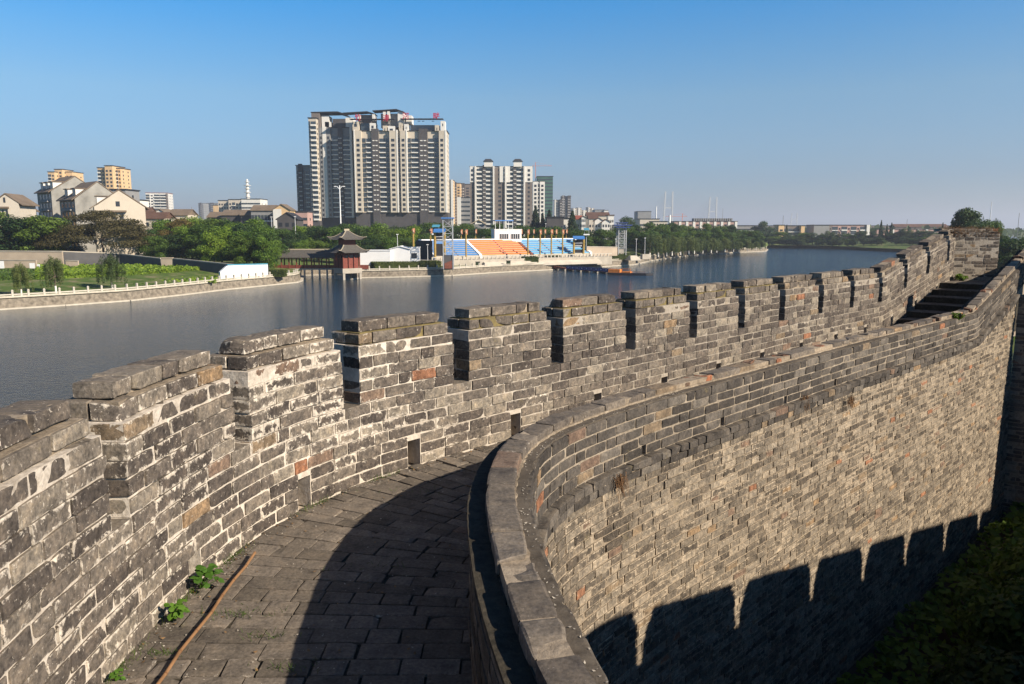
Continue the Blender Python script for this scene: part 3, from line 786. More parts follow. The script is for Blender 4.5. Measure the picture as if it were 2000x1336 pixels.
g = link('ivy_ground_cover', quads_mesh('ivy_ground_cover', V, 'leaf_mid')); tag(g, 'low leafy creeper covering the courtyard floor below the rampart', None, None, 'stuff')
def shrub(x, y, z, r, h, n, mat, size, label, seed, name='shrub', cat='shrub', group='shrubs in the shaded courtyard'):
    R = np.random.default_rng(seed); t = empty(name, (x, y, z), 0, label, cat, group)
    C = []; N_ = []
    for k in range(16):
        a = R.uniform(0, 6.28); rr = r * R.uniform(0.1, 0.75); c = np.array([math.cos(a) * rr, math.sin(a) * rr, h * R.uniform(0.25, 0.8)])
        m = n // 16; d = R.normal(size=(m, 3)); d /= np.linalg.norm(d, axis=1, keepdims=True)
        C.append(c + d * (r * 0.42) * R.uniform(0.5, 1.05, (m, 1)) * [1, 1, 0.8]); N_.append(d + R.normal(size=(m, 3)) * 0.5 + [0, 0, 0.4])
    C = np.vstack(C); N_ = np.vstack(N_); N_ /= np.linalg.norm(N_, axis=1, keepdims=True)
    o = link('foliage', quads_mesh('foliage', leaf_arrays(C, N_, size, R, 0.3, 0.6), mat), t, True)
    mb = MB()
    for k in range(7):
        a = R.uniform(0, 6.28); mb.bar((0, 0, 0), (math.cos(a) * r * .6, math.sin(a) * r * .6, h * .7), 0.03, n=5, r2=0.01)
    mb.build('stems', 'bark', t)
    return t
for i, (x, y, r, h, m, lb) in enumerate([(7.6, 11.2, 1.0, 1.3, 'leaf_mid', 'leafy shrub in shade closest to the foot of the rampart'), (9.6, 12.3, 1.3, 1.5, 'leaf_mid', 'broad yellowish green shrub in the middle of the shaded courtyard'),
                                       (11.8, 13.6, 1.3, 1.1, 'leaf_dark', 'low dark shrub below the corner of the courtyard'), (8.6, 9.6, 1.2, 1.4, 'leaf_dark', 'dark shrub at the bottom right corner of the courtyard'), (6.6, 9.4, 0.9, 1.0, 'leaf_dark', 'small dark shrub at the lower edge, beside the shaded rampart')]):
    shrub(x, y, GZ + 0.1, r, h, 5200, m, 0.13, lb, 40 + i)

# ---- weeds in the weep holes, bamboo pole, grass in the joints
def weed(name, xy, z, nlv, spread, label, seed, size=0.07):
    R = np.random.default_rng(seed); t = empty(name, (xy[0], xy[1], z), 0, label, 'weed', 'weeds at the foot of the parapet')
    st_ = MB(); C = []; N_ = []
    for k in range(nlv // 3):
        a = R.uniform(-1.5, 1.3); L = spread * R.uniform(0.35, 1.0); tip = Vector((math.cos(a) * L, math.sin(a) * L, R.uniform(0.4, 1.3) * spread))
        st_.bar((0, 0, 0), tip, 0.003, n=4, r2=0.0015)
        for j in range(3):
            b = R.uniform(0, 6.28); p = tip + Vector((math.cos(b) * size * .5, math.sin(b) * size * .5, R.uniform(-0.012, 0.012))); C.append(p); N_.append((math.cos(b) * .3 + .35, math.sin(b) * .3 - .3, 1.0))
    C = np.array(C); N_ = np.array(N_); N_ /= np.linalg.norm(N_, axis=1, keepdims=True)
    # heart-like leaves: six-sided fans
    mb = MB()
    for c, nn in zip(C, N_):
        c = Vector(c); nn = Vector(nn); u = nn.cross(Vector(R.normal(size=3))).normalized(); w = nn.cross(u); s = size * R.uniform(0.7, 1.25)
        pts = [(-.5, 0, 0), (-.32, .34, -.05), (.05, .40, -.06), (.6, 0, -.1), (.05, -.40, -.06), (-.32, -.34, -.05)]
        P = [c + u * a * s + w * b * s + nn * d * s for a, b, d in pts]
        mb.poly([P[0], P[1], P[2], P[3]]); mb.poly([P[0], P[3], P[4], P[5]])
    mb.build('leaves', 'leaf_weed', t); st_.build('stems', 'leaf_weed', t)
def O3(p, off): s = OP.near(p); a, b = OP.at(s, off); return (float(a), float(b))
w1 = on_z(392, 1160, 0.0)
weed('weed_plant', O3((-2.19, 4.98), 0.05), 0.0, 45, 0.14, 'larger bright green weed growing from a drain hole in the parapet', 1, 0.046)
weed('weed_plant', O3((-2.2, 4.52), 0.07), 0.0, 36, 0.11, 'smaller bright green weed at the foot of the parapet, beside the bamboo pole', 2, 0.04)
weed('weed_plant', O3((-2.2, 3.9), 0.05), 0.0, 12, 0.05, 'tiny green sprout at the foot of the parapet, nearest the lower edge', 3, 0.03)
plain('bamboo', (0.24, 0.13, 0.062), 0.6, 0.25, 9); plain('bamboo_node', (0.17, 0.085, 0.04), 0.7)
pa = on_z(498, 1083, 0.03); pb = on_z(285, 1365, 0.03)
pole = empty('bamboo_pole', (pa[0], pa[1], 0.03), 0, 'long orange-brown bamboo pole lying on the walkway along the foot of the parapet', 'pole')
A = Vector((0, 0, 0.015)); B = Vector((pb[0] - pa[0], pb[1] - pa[1], 0.0)); mb = MB(); mn = MB(); nseg = 8
for i in range(nseg):
    p = A.lerp(B, i / nseg); q = A.lerp(B, (i + 1) / nseg); wob = Vector((0.008 * math.sin(i * 1.9), 0, 0)); wob2 = Vector((0.008 * math.sin((i + 1) * 1.9), 0, 0))
    mb.bar(p + wob, q + wob2, 0.0098, n=10); d = (q - p).normalized() * 0.004
    mn = MB(); mn.bar(q + wob2 - d, q + wob2 + d, 0.0115, n=10); mn.build('node_ring', 'bamboo_node', pole)
mb.build('cane', 'bamboo', pole, smooth=False)
mb = MB(); R = random.Random(8)
for c0, nn_, sp in (((-1.78, 4.62), 60, 0.14), ((-1.5, 4.35), 30, .1), ((-1.2, 4.0), 30, .1), ((-2.02, 4.15), 40, .05), ((-1.0, 5.3), 14, 0.2), ((-0.9, 6.9), 16, .3)):
    for _ in range(nn_):
        x = c0[0] + R.gauss(0, sp); y = c0[1] + R.gauss(0, sp * .25); h = R.uniform(0.012, 0.045)
        mb.bar((x, y, 0), (x + R.gauss(0, .02), y + R.gauss(0, .02), h), 0.002, n=3, r2=0.0006)
tag(mb.build('grass_tufts', 'leaf_mid'), 'short grass in the joints of the walkway paving', None, None, 'stuff')
# plant on the low parapet by the steps, and one at the pier
shrub(*[float(v) for v in IP.at(IP.near((8.2, 14.6)), 0.26)], 0.76, 0.13, 0.13, 400, 'leaf_mid', 0.05, 'small green plant growing on the low parapet near the steps', 61, 'wall_plant', 'plant', 'plants rooted in the brickwork')
shrub(ex + 0.1, ey - 0.2, ZL, 0.17, 0.2, 400, 'leaf_bright', 0.06, 'green weed at the foot of the end pier on the landing', 62, 'wall_plant', 'plant', 'plants rooted in the brickwork')

# ---- litter: dead leaves, mortar crumbs, grass in the joint at the foot of the parapet
plain('dead_leaf', (0.20, 0.12, 0.055), 0.9, 0.5, 8); plain('mortar_crumb', (0.42, 0.38, 0.32), 0.95, 0.3, 9)
rl = np.random.default_rng(77)
def floor_scatter(n, near_wall, size, mat, name, label, flat=0.9):
    s_ = rl.uniform(2.5, 15, n); o_ = np.where(rl.random(n) < near_wall, np.abs(rl.normal(0, 0.09, n)) + 0.02, rl.uniform(0.05, 1.7, n))
    x, y = OP.at(s_, o_); C = np.stack([x, y, np.full(n, 0.012)], 1); Nn = rl.normal(size=(n, 3)) * (1 - flat) * 2 + [0, 0, 1]; Nn /= np.linalg.norm(Nn, axis=1, keepdims=True)
    tag(link(name, quads_mesh(name, leaf_arrays(C, Nn, size, rl, 0.5, 0.6), mat)), label, None, None, 'stuff')
floor_scatter(420, 0.6, 0.026, 'dead_leaf', 'leaf_litter', 'small dead leaves scattered over the walkway'); floor_scatter(900, 0.55, 0.014, 'mortar_crumb', 'mortar_crumbs', 'pale mortar crumbs on the walkway')
n_ = 260; s_ = rl.uniform(1.2, 11, n_); x, y = IP.at(s_, rl.uniform(0.195, 0.27, n_)); C = np.stack([x, y, np.full(n_, 0.782)], 1); Nn = rl.normal(size=(n_, 3)) * .2 + [0, 0, 1]
tag(link('shoulder_crumbs', quads_mesh('shoulder_crumbs', leaf_arrays(C, Nn, 0.017, rl, 0.5, 0.5), 'mortar_crumb')), 'pale mortar crumbs on the shoulder of the low parapet', None, None, 'stuff')
mb = MB(); R = random.Random(21)
for _ in range(900):
    s1 = R.choice((3.4, 3.9, 4.6, 5.2, 6.1, 6.9, 7.6, 8.8, 9.7)) + R.gauss(0, .14); o1 = abs(R.gauss(0.0, 0.03)) + 0.008; x, y = (float(v) for v in OP.at(s1, o1)); h = R.uniform(0.01, 0.05)
    mb.bar((x, y, -0.005), (x + R.gauss(0, .015), y + R.gauss(0, .015), h), 0.0016, n=3, r2=0.0005)
tag(mb.build('joint_grass', 'leaf_mid'), 'fine grass along the joint between paving and parapet', None, None, 'stuff')
# ================================================================== THE RIVER AND ITS FAR BANK
m, nt, b = base_mat('water', WROUGH, 0.5)
b.inputs['Base Color'].default_value = (0.010, 0.024, 0.036, 1); b.inputs['IOR'].default_value = 1.33; b.inputs['Specular Tint'].default_value = (0.80, 0.90, 1.0, 1)
mp = nd(nt, 'ShaderNodeMapping'); mp.inputs['Scale'].default_value = (1.0, 2.2, 1.0); nt.links.new(obco(nt), mp.inputs['Vector'])
a = noise(nt, mp.outputs[0], 1.5, 5, 0.58); c = noise(nt, mp.outputs[0], 0.12, 3); l = noise(nt, mp.outputs[0], 0.03, 3)
bump(nt, b, mth(nt, 'MULTIPLY', mth(nt, 'ADD', a, mth(nt, 'MULTIPLY', c, 0.3)), mth(nt, 'ADD', 0.55, mth(nt, 'MULTIPLY', l, 0.9))), 0.85, WAVE)
mb = MB(); mb.poly([(-1200, -60, WATER), (1500, -60, WATER), (1500, 1200, WATER), (-1200, 1200, WATER)])
tag(mb.build('river_water', 'water'), 'wide calm blue-grey moat beyond the wall', None, None, 'structure')
BK = -8.75
def wl(pts): return [on_z(x, y, WATER) for x, y in pts]
left_edge = wl([(-420, 655), (-250, 632), (-60, 611), (0, 605), (125, 597), (250, 588), (350, 577), (440, 566), (520, 558), (578, 552), (586, 549)])
right_edge = wl([(690, 545), (702, 543), (780, 541.5), (880, 538.5), (960, 533), (1060, 528), (1160, 522), (1235, 517.5), (1268, 510), (1300, 504.5), (1370, 496.5), (1400, 494.5), (1494, 491), (1498, 487)])
inlet = [on_z(588, 541, WATER), on_z(590, 538, WATER), on_z(650, 537, WATER), on_z(686, 539, WATER)]
far_edge = wl([(1500, 484.5), (1560, 484), (1625, 485.5), (1700, 490), (1790, 494), (1900, 500)])
EDGE = left_edge + inlet + right_edge + far_edge
# terrain sheet: starts on the embankment line, rises slightly, runs to the horizon
def m_ground():
    m, nt, b = base_mat('bank_ground', 0.95, 0.1); co = obco(nt)
    g = ramp(nt, noise(nt, co, 0.35, 6, 0.65), [(0.3, (0.05, 0.085, 0.02)), (0.5, (0.085, 0.13, 0.03)), (0.62, (0.17, 0.16, 0.08)), (0.75, (0.26, 0.21, 0.14))])
    nt.links.new(g, b.inputs['Base Color'])
m_ground()
V = []; Fc = []; offs = [0, 0.3, 6, 16, 40, 90, 250, 700, 2500, 12000]
def gz(dd): return BK + min(1.0, max(0, (dd - 6) / 34)) * 1.75
E2 = []
for (x0, y0), (x1, y1) in zip(EDGE, EDGE[1:]):
    L = math.hypot(x1 - x0, y1 - y0); n = max(1, int(L / 14))
    for i in range(n): E2.append((x0 + (x1 - x0) * i / n, y0 + (y1 - y0) * i / n))
E2.append(EDGE[-1])
for (x, y) in E2:
    r = math.hypot(x, y); ux, uy = x / r, y / r
    for d in offs:
        V.append((x + ux * d, y + uy * d, gz(d)))
k = len(offs)
for i in range(len(E2) - 1):
    for j in range(k - 1): Fc.append((i * k + j, (i + 1) * k + j, (i + 1) * k + j + 1, i * k + j + 1))
mb = MB(); mb.v = V; mb.f = Fc; mb.m = [0] * len(Fc)
tag(mb.build('far_bank_ground', 'bank_ground'), 'grass and soil of the far bank', None, None, 'structure')
mb = MB(); mb.prism([(48, 80), (500, 80), (500, 480), (262, 420), (200, 330), (120, 215), (72, 125)], -10.9, BK)
mb.prism([(-60, -30), (25, -30), (25, 24), (13, 24), (9, 21), (-5, 10), (-6, 3), (-60, 3)], -10.9, -8.62)
tag(mb.build('near_bank_ground', 'bank_ground'), 'ground on the near side of the moat', None, None, 'structure')
def gnd(x, y):
    """height of the far bank at x,y"""
    r = math.hypot(x, y); a = math.atan2(x, y); best = None
    for (ex_, ey_), (fx, fy) in zip(EDGE, EDGE[1:]):
        a0, a1 = math.atan2(ex_, ey_), math.atan2(fx, fy)
        if a0 <= a <= a1 and a1 > a0:
            t = (a - a0) / (a1 - a0); rr = math.hypot(ex_ + (fx - ex_) * t, ey_ + (fy - ey_) * t)
            if best is None or rr < best: best = rr
    return gz(r - best) if best is not None else gz(100)

# embankment walls and balustrades
plain('bank_stone', (0.20, 0.172, 0.135), 0.9, 0.5, 1.6); plain('pale_stone', (0.50, 0.45, 0.37), 0.85, 0.15, 1.5); plain('white_stone', (0.50, 0.46, 0.39), 0.85, 0.1, 1.5)
def embank(pts, label, rail_px=None, post_gap=2.6, step=True):
    g = empty('embankment_wall', (pts[0][0], pts[0][1], WATER), 0, label, 'embankment'); g['kind'] = 'thing'
    mb = MB(); ml = MB(); mc = MB()
    for (x0, y0), (x1, y1) in zip(pts, pts[1:]):
        d = Vector((x1 - x0, y1 - y0, 0)).normalized(); n = Vector((d.y, -d.x, 0))
        def P(x, y, o, z): return (x + n.x * o, y + n.y * o, z)
        mb.hexa([P(x0, y0, 0.0, WATER - 0.5), P(x1, y1, 0.0, WATER - 0.5), P(x1, y1, -1.0, WATER - .5), P(x0, y0, -1.0, WATER - .5), P(x0, y0, -0.25, BK + .02), P(x1, y1, -0.25, BK + .02), P(x1, y1, -1.0, BK + .02), P(x0, y0, -1.0, BK + .02)])
        ml.hexa([P(x0, y0, 0.75, WATER - 0.5), P(x1, y1, 0.75, WATER - 0.5), P(x1, y1, 0, WATER - .5), P(x0, y0, 0, WATER - .5), P(x0, y0, 0.75, WATER + .22), P(x1, y1, 0.75, WATER + .22), P(x1, y1, 0, WATER + .22), P(x0, y0, 0, WATER + .22)])
        mc.hexa([P(x0, y0, -0.1, BK + 0.02), P(x1, y1, -0.1, BK + 0.02), P(x1, y1, -0.9, BK + 0.02), P(x0, y0, -0.9, BK + 0.02), P(x0, y0, -0.1, BK + .2), P(x1, y1, -0.1, BK + .2), P(x1, y1, -.9, BK + .2), P(x0, y0, -.9, BK + .2)])
    mb.build('stone_face', 'bank_stone', g, False); ml.build('waterline_ledge', 'pale_stone', g, False); mc.build('coping', 'pale_stone', g, False)
    return g
def balustrade(pts, label, gap):
    g = empty('balustrade', (pts[0][0], pts[0][1], BK), 0, label, 'balustrade'); rail = MB(); k = 0; carry = 0; pm = None
    for (x0, y0), (x1, y1) in zip(pts, pts[1:]):
        L = math.hypot(x1 - x0, y1 - y0); d = Vector(((x1 - x0) / L, (y1 - y0) / L, 0)); n = Vector((d.y, -d.x, 0)); o = n * -0.45
        p = Vector((x0, y0, 0)) + o; q = Vector((x1, y1, 0)) + o
        for z0, z1 in ((BK + .42, BK + .62), (BK + .2, BK + .3)):
            w_ = n * 0.08
            rail.hexa([p + w_ + Vector((0, 0, z0)), q + w_ + Vector((0, 0, z0)), q - w_ + Vector((0, 0, z0)), p - w_ + Vector((0, 0, z0)), p + w_ + Vector((0, 0, z1)), q + w_ + Vector((0, 0, z1)), q - w_ + Vector((0, 0, z1)), p - w_ + Vector((0, 0, z1))])
        t = carry
        while t < L and k < 100:
            c = p + d * t
            if pm is None:
                mm = MB(); mm.box(-.15, .15, -.15, .15, 0, .75); mm.box(-.12, .12, -.12, .12, .75, .8); mm.box(-.17, .17, -.17, .17, .8, .95); mm.prism([(-.12, -.12), (.12, -.12), (.12, .12), (-.12, .12)], .95, 1.08); pm = mm.mesh('post', 'white_stone')
            o2 = link('post', pm, g, True); o2.location = (c.x - pts[0][0], c.y - pts[0][1], 0.2); o2.rotation_euler = (0, 0, math.atan2(d.y, d.x)); k += 1; t += gap
        carry = t - L
    rail.build('rail', 'white_stone', g, False)
embank(left_edge, 'long stone embankment of the left bank with a pale ledge at the waterline'); balustrade(left_edge[2:], 'white stone balustrade along the grassy left bank', 2.3)
embank([left_edge[-1]] + inlet + [right_edge[0]], 'shadowed stone lining of the inlet under the red gallery')
embank(right_edge, 'stone embankment below the grandstand running right to the point'); balustrade(right_edge[1:5], 'white stone balustrade in front of the long hedge', 2.7)
# plain parapet kerb further right
mb = MB()
for (x0, y0), (x1, y1) in zip(right_edge[4:], right_edge[5:]): mb.bar((x0 - .5, y0 + .6, BK + .5), (x1 - .5, y1 + .6, BK + .5), 0.14)
tag(mb.build('low_rail', 'white_stone'), 'low pale rail along the embankment from the grandstand to the point', 'railing')

# meadow on the left bank
rng = np.random.default_rng(12)
def scatter(n, px, py, z, size, mat, name, label, hgt=0.35, jit=0.0):
    X = rng.uniform(px[0], px[1], n); Y = rng.uniform(py[0], py[1], n); C = []
    for a_, b_ in zip(X, Y):
        x, y = on_z(a_, b_, z); zz = gnd(x, y); x, y = on_z(a_, b_, zz); C.append((x, y, zz + rng.uniform(0, hgt)))
    C = np.array(C); Nn = rng.normal(size=C.shape) * 0.6 + np.array([0.2, -0.6, 0.5]); Nn /= np.linalg.norm(Nn, axis=1, keepdims=True)
    tag(link(name, quads_mesh(name, leaf_arrays(C, Nn, size, rng, 0.2, 0.7), mat)), label, None, None, 'stuff')
scatter(9000, (70, 425), (519, 553), -7.5, 0.75, 'leaf_bright', 'meadow_weeds', 'bright green weeds filling the left bank meadow', 0.5)
scatter(5000, (-40, 300), (528, 560), -7.5, 0.6, 'leaf_mid', 'meadow_grass', 'darker grass and low weeds near the left balustrade', 0.3)

# ------------------------------------------------------------------ trees
def crown_mesh(name, mat, clumps, n, size, seed, shell=0.55, droop=0.0, asp=0.6):
    R = np.random.default_rng(seed); C = []; N_ = []
    tot = sum(c[3] * c[4] for c in clumps)
    for (x, y, z, r, rz_) in clumps:
        m_ = max(12, int(n * r * rz_ / tot)); d = R.normal(size=(m_, 3)); d /= np.linalg.norm(d, axis=1, keepdims=True)
        rr = R.uniform(shell, 1.08, (m_, 1)); P = np.array([x, y, z]) + d * rr * np.array([r, r, rz_])
        if droop: P[:, 2] -= R.uniform(0, droop, m_) * (np.linalg.norm(d[:, :2], axis=1))
        C.append(P); N_.append(d + R.normal(size=(m_, 3)) * 0.55 + [0, 0, 0.25])
    C = np.vstack(C); N_ = np.vstack(N_); N_ /= np.linalg.norm(N_, axis=1, keepdims=True)
    return quads_mesh(name, leaf_arrays(C, N_, size, R, 0.35, asp), mat)
def trunk_mb(h, r, limbs, seed, n=7):
    R = random.Random(seed); mb = MB(); pts = [Vector((0, 0, -0.3))]
    for i in range(1, 5): pts.append(Vector((R.gauss(0, .12) * i * .4, R.gauss(0, .12) * i * .4, h * i / 4)))
    for i in range(4): mb.bar(pts[i], pts[i + 1], r * (1 - i * .18), n=n, r2=r * (1 - (i + 1) * .18))
    for (x, y, z) in limbs: mb.bar(pts[3], (x, y, z), r * .4, n=5, r2=r * .1)
    return mb
def proto(name, label, cat, group, mat, kind, seed, H_=12.0, n=3600, size=0.42):
    R = random.Random(seed); cl = []
    if kind == 'broad':
        for i in range(24):
            a = R.uniform(0, 6.28); q = R.uniform(0, 1)**.6; z = R.uniform(.16, .86); w = 0.42 * H_ * math.sin(math.pi * min(1, (z + .04)))**.5
            cl.append((math.cos(a) * w * q * .8, math.sin(a) * w * q * .8, z * H_, R.uniform(.11, .19) * H_, R.uniform(.08, .14) * H_))
    elif kind == 'tall':
        for i in range(20):
            a = R.uniform(0, 6.28); z = R.uniform(.14, .93); w = .24 * H_ * (1.15 - z)**.5
            cl.append((math.cos(a) * w * R.random(), math.sin(a) * w * R.random(), z * H_, R.uniform(.09, .14) * H_, R.uniform(.08, .13) * H_))
    elif kind == 'spread':
        for i in range(95):
            a = R.uniform(0, 6.28); q = R.uniform(0, 1)**.5; z = .35 + .6 * (1 - q**2) * R.uniform(.55, 1.0)
            cl.append((math.cos(a) * .72 * H_ * q, math.sin(a) * .72 * H_ * q, z * H_, R.uniform(.14, .24) * H_, R.uniform(.04, .07) * H_))
    elif kind == 'willow':
        for i in range(20):
            a = R.uniform(0, 6.28); q = R.uniform(.1, 1); 
            cl.append((math.cos(a) * .34 * H_ * q, math.sin(a) * .34 * H_ * q, (.78 - .28 * q * q + R.uniform(-.05, .05)) * H_, .085 * H_, R.uniform(.1, .2) * H_))
            cl.append((math.cos(a) * .38 * H_ * q, math.sin(a) * .38 * H_ * q, (.50 - .18 * q * q + R.uniform(-.08, .05)) * H_, .05 * H_, R.uniform(.15, .25) * H_))
    elif kind == 'cone':
        for i in range(22):
            z = i / 22; w = .2 * H_ * (1 - z) + .01 * H_; a = i * 2.4
            for k_ in range(3): cl.append((math.cos(a + k_ * 2.1) * w * .6, math.sin(a + k_ * 2.1) * w * .6, (.08 + z * .88) * H_, w * .6 + .01 * H_, .035 * H_))
    t = empty(name, (0, 0, 0), 0, label, cat, group)
    link('crown', crown_mesh('crown', mat, cl, n, size, seed, droop=(0.5 if kind == 'willow' else 0), asp=(0.28 if kind == 'willow' else 0.6)), t, True)
    lim = [c[:3] for c in cl[::3]][:8]
    trunk_mb(H_ * .55, H_ * .022, lim if kind != 'cone' else [], seed).build('trunk', 'bark', t)
    t['H'] = H_; return t
PR = {}
defs = [('broadleaf_tree', 'leaf_mid', 'broad', 1), ('broadleaf_tree', 'leaf_dark', 'broad', 2), ('broadleaf_tree', 'leaf_bright', 'broad', 3), ('tall_tree', 'leaf_mid', 'tall', 4),
        ('tall_tree', 'leaf_dark', 'tall', 5), ('spreading_tree', 'leaf_bronze', 'spread', 6), ('willow_tree', 'leaf_willow', 'willow', 7), ('willow_tree', 'leaf_willow', 'willow', 8), ('conifer_tree', 'leaf_conifer', 'cone', 9), ('broadleaf_tree', 'leaf_far', 'broad', 10)]
keys = ['bm', 'bd', 'bb', 'tm', 'td', 'sp', 'w1', 'w2', 'co', 'bf']
for kx_, (nm, mt, kd, sd) in zip(keys, defs): PR[kx_] = proto(nm, 'x', 'tree', 'x', mt, kd, sd, n=(26000 if kd == 'spread' else 7000 if kd == 'willow' else 7500), size=(0.36 if kd == 'spread' else 0.5 if kd == 'willow' else 0.46))
WIDE = 1.3; used = set(); TR = random.Random(99)
def tree(key, px, ytop, Y, label, group=None, wide=1.0, z0=None, cat='tree'):
    if px > 1970 and Y < 300: z0 = -8.75
    p = PR[key]
    o = p if key not in used else copy_tree(p); used.add(key)
    X = (px - CX) / 1500 * Y * 1.0; g = gnd(X, Y) if z0 is None else z0
    X = at_y(px, ytop, Y)[0]; top = at_y(px, ytop, Y)[2]; sc = (top - g) / (0.97 * p['H'])
    o.location = (X, Y, g); o.rotation_euler = (0, 0, TR.uniform(0, 6.28)); o.scale = (sc * wide, sc * wide, sc)
    o['label'] = label; o['category'] = cat
    if group: o['group'] = group
    elif 'group' in o.keys(): del o['group']
    return o
# left bank, three young willows with whitewashed trunks
plain('limewash', (0.75, 0.72, 0.66), 0.9, 0.05)
for px, yt, Y, lb, wd_ in ((36, 511, 129, 'small young tree with a whitewashed trunk at the left edge of the meadow', .8), (103, 497, 134, 'young tree with a forked crown and whitewashed trunk on the left bank meadow', .85), (214, 494, 143, 'largest young tree with a rounded drooping crown and whitewashed trunk on the left bank', 1.0)):
    t = tree('w1' if px != 103 else 'w2', px, yt, Y, lb, 'young trees on the left bank meadow', wd_)
    mb = MB(); mb.bar((0, 0, 0), (0, 0, 2.2), 0.36, n=8, r2=0.33); ob = mb.build('whitewashed_base', 'limewash', t)
# big trees behind the walls on the left
def row(lst, keys_, label, group):
    for i, (px, yt, Y, w_) in enumerate(lst): tree(keys_[i % len(keys_)], px, yt, Y, label, group, w_ * WIDE)
row([(-30, 402, 215, 1), (8, 412, 205, 1.0), (28, 400, 222, .9), (60, 418, 212, 1.0), (84, 414, 206, 1.05), (-60, 420, 205, 1), (118, 436, 222, .9)], ['bm', 'bd', 'tm', 'bd', 'bm'], 'dense green tree behind the beige wall at the left', 'green trees behind the beige wall')
tree('sp', 195, 410, 212, 'very wide bronze-brown spreading tree behind the wall on the left bank', None, 1.22)
tree('sp', 352, 427, 232, 'smaller bronze-tinted spreading tree among the green trees left of the gallery', None, .8)
row([(292, 440, 225, .9), (318, 428, 240, 1), (300, 456, 212, .9), (340, 452, 215, 1.), (372, 440, 222, 1), (398, 432, 212, 1.0), (430, 440, 204, 1.05), (462, 430, 208, 1.05), (492, 442, 202, 1.0), (512, 446, 197, .95), (440, 426, 240, 1), (415, 452, 198, .8), (470, 456, 194, .85), (522, 460, 192, .75), (345, 419, 255, .9), (385, 421, 238, 1), (418, 420, 236, 1), (448, 423, 232, 1), (480, 425, 230, 1), (505, 430, 225, .9)],
    ['bd', 'bb', 'bm', 'bd', 'bb', 'bm', 'bb'], 'leafy green tree in the clump between the bronze tree and the gallery', 'green trees left of the gallery')
row([(px, yt, Y, 1) for px, yt, Y in ((548, 442, 262), (570, 447, 255), (590, 440, 270), (612, 436, 275), (632, 438, 262), (655, 442, 258), (682, 432, 280), (705, 440, 262), (728, 434, 272), (748, 441, 262), (770, 436, 275), (795, 440, 266), (735, 455, 245), (560, 462, 240), (588, 468, 238), (618, 466, 240), (720, 462, 240), (760, 462, 244), (790, 460, 248), (660, 470, 236))],
    ['bm', 'bd', 'bb', 'bm', 'bd', 'bb'], 'green broadleaf tree in the belt between the gallery and the tall towers', 'trees behind the gallery and pavilion')
row([(px, yt, Y, 1) for px, yt, Y in ((815, 434, 285), (838, 430, 292), (860, 438, 288), (884, 436, 300), (905, 432, 305), (925, 440, 296), (950, 442, 300), (972, 438, 310), (998, 440, 300), (1020, 436, 312), (1042, 442, 305), (1065, 440, 318), (1088, 444, 305), (1112, 441, 318), (1135, 446, 300), (1155, 446, 312), (1178, 444, 300), (1150, 462, 290), (1175, 464, 292), (830, 455, 265), (1196, 450, 306))],
    ['bd', 'bm', 'tm', 'bd', 'bm'], 'green broadleaf tree in the belt behind the grandstand', 'trees behind the grandstand')
row([(px, yt, Y, 1) for px, yt, Y in ((1222, 438, 330), (1245, 434, 345), (1268, 436, 355), (1290, 434, 365), (1312, 438, 370), (1335, 436, 385), (1358, 440, 380), (1382, 438, 400), (1405, 437, 410), (1428, 442, 410), (1450, 446, 425), (1470, 449, 440), (1240, 452, 325), (1268, 452, 335), (1300, 450, 345), (1330, 448, 360), (1362, 449, 370), (1395, 447, 385), (1420, 451, 395), (1445, 454, 405))],
    ['bm', 'bd', 'tm', 'bm', 'td'], 'green broadleaf tree in the wood behind the willow row', 'trees behind the willow row')
row([(1270 + i * 14.5 + (i % 3) * 2, 454 + i * .95 + (i * 7 % 5), 300 + i * 6.9, .95) for i in range(16)],
    ['w1', 'w2'], 'weeping willow in the row on the right bank before the point', 'willows along the right bank')
row([(px, yt, Y, w_) for px, yt, Y, w_ in ((1046, 400, 390, .7), (1060, 414, 385, .6), (1073, 408, 400, .75), (1083, 420, 400, .6), (1094, 424, 395, .7), (1118, 410, 380, .85))],
    ['co'], 'dark pointed conifer beside the second tower block', 'conifers beside the second tower')
tree('bd', 1223, 417, 430, 'rounded dark tree standing alone above the right truss tower', None, 1.0)
row([(1722, 429, 520, .45), (1733, 437, 520, .5), (1742, 434, 520, .5), (1842, 434, 540, .5), (1860, 437, 540, .5), (1775, 440, 540, .5), (1537, 438, 560, .5)], ['co'], 'small dark pointed conifer on the far skyline at the right', 'pointed trees on the far skyline')
row([(1266 + i * 17, 447 + (i * 7 % 6), 318 + i * 8.2, 1.1) for i in range(13)], ['bm', 'bd', 'tm'], 'green broadleaf tree directly behind the willow row', 'trees directly behind the willows')
fr = []
x_ = 1490
while x_ < 1905:
    fr.append((x_, 453 + TR.uniform(-4, 5) - (4 if x_ > 1720 else 0), 545 - (x_ - 1490) * .22, 1.1)); x_ += TR.uniform(9, 13)
for _ in range(36): xx = TR.uniform(1490, 1890); fr.append((xx, TR.uniform(460, 467), 528 - (xx - 1490) * .26, 1.2))
row(fr, ['bf', 'bd', 'bf', 'bm'], 'green tree lining the far shore at the bend of the river', 'trees on the far shore')
tree('bd', 1490, 428, 640, 'large dark tree on the far shore between the low buildings', None, 1.25)
for px, yt, Y, lb, k_, w_ in ((1888, 413, 190, 'leafy tree with a projecting top left of the end pier', 'td', .9), (1908, 419, 186, 'broad dark green tree just behind the end pier', 'bd', .8), (1934, 421, 190, 'dark green tree behind the middle of the end pier', 'bm', .62), (1951, 418, 194, 'dark green tree behind the right side of the end pier', 'bd', .42)):
    tree(k_, px, yt, Y, lb, 'trees rising behind the end pier', w_, -8.75)
row([(1978, 455, 150, .8), (1993, 452, 160, .9), (2010, 455, 150, .9)], ['bd', 'bf'], 'dark low tree in the gap at the right edge of the view', 'trees at the right edge')
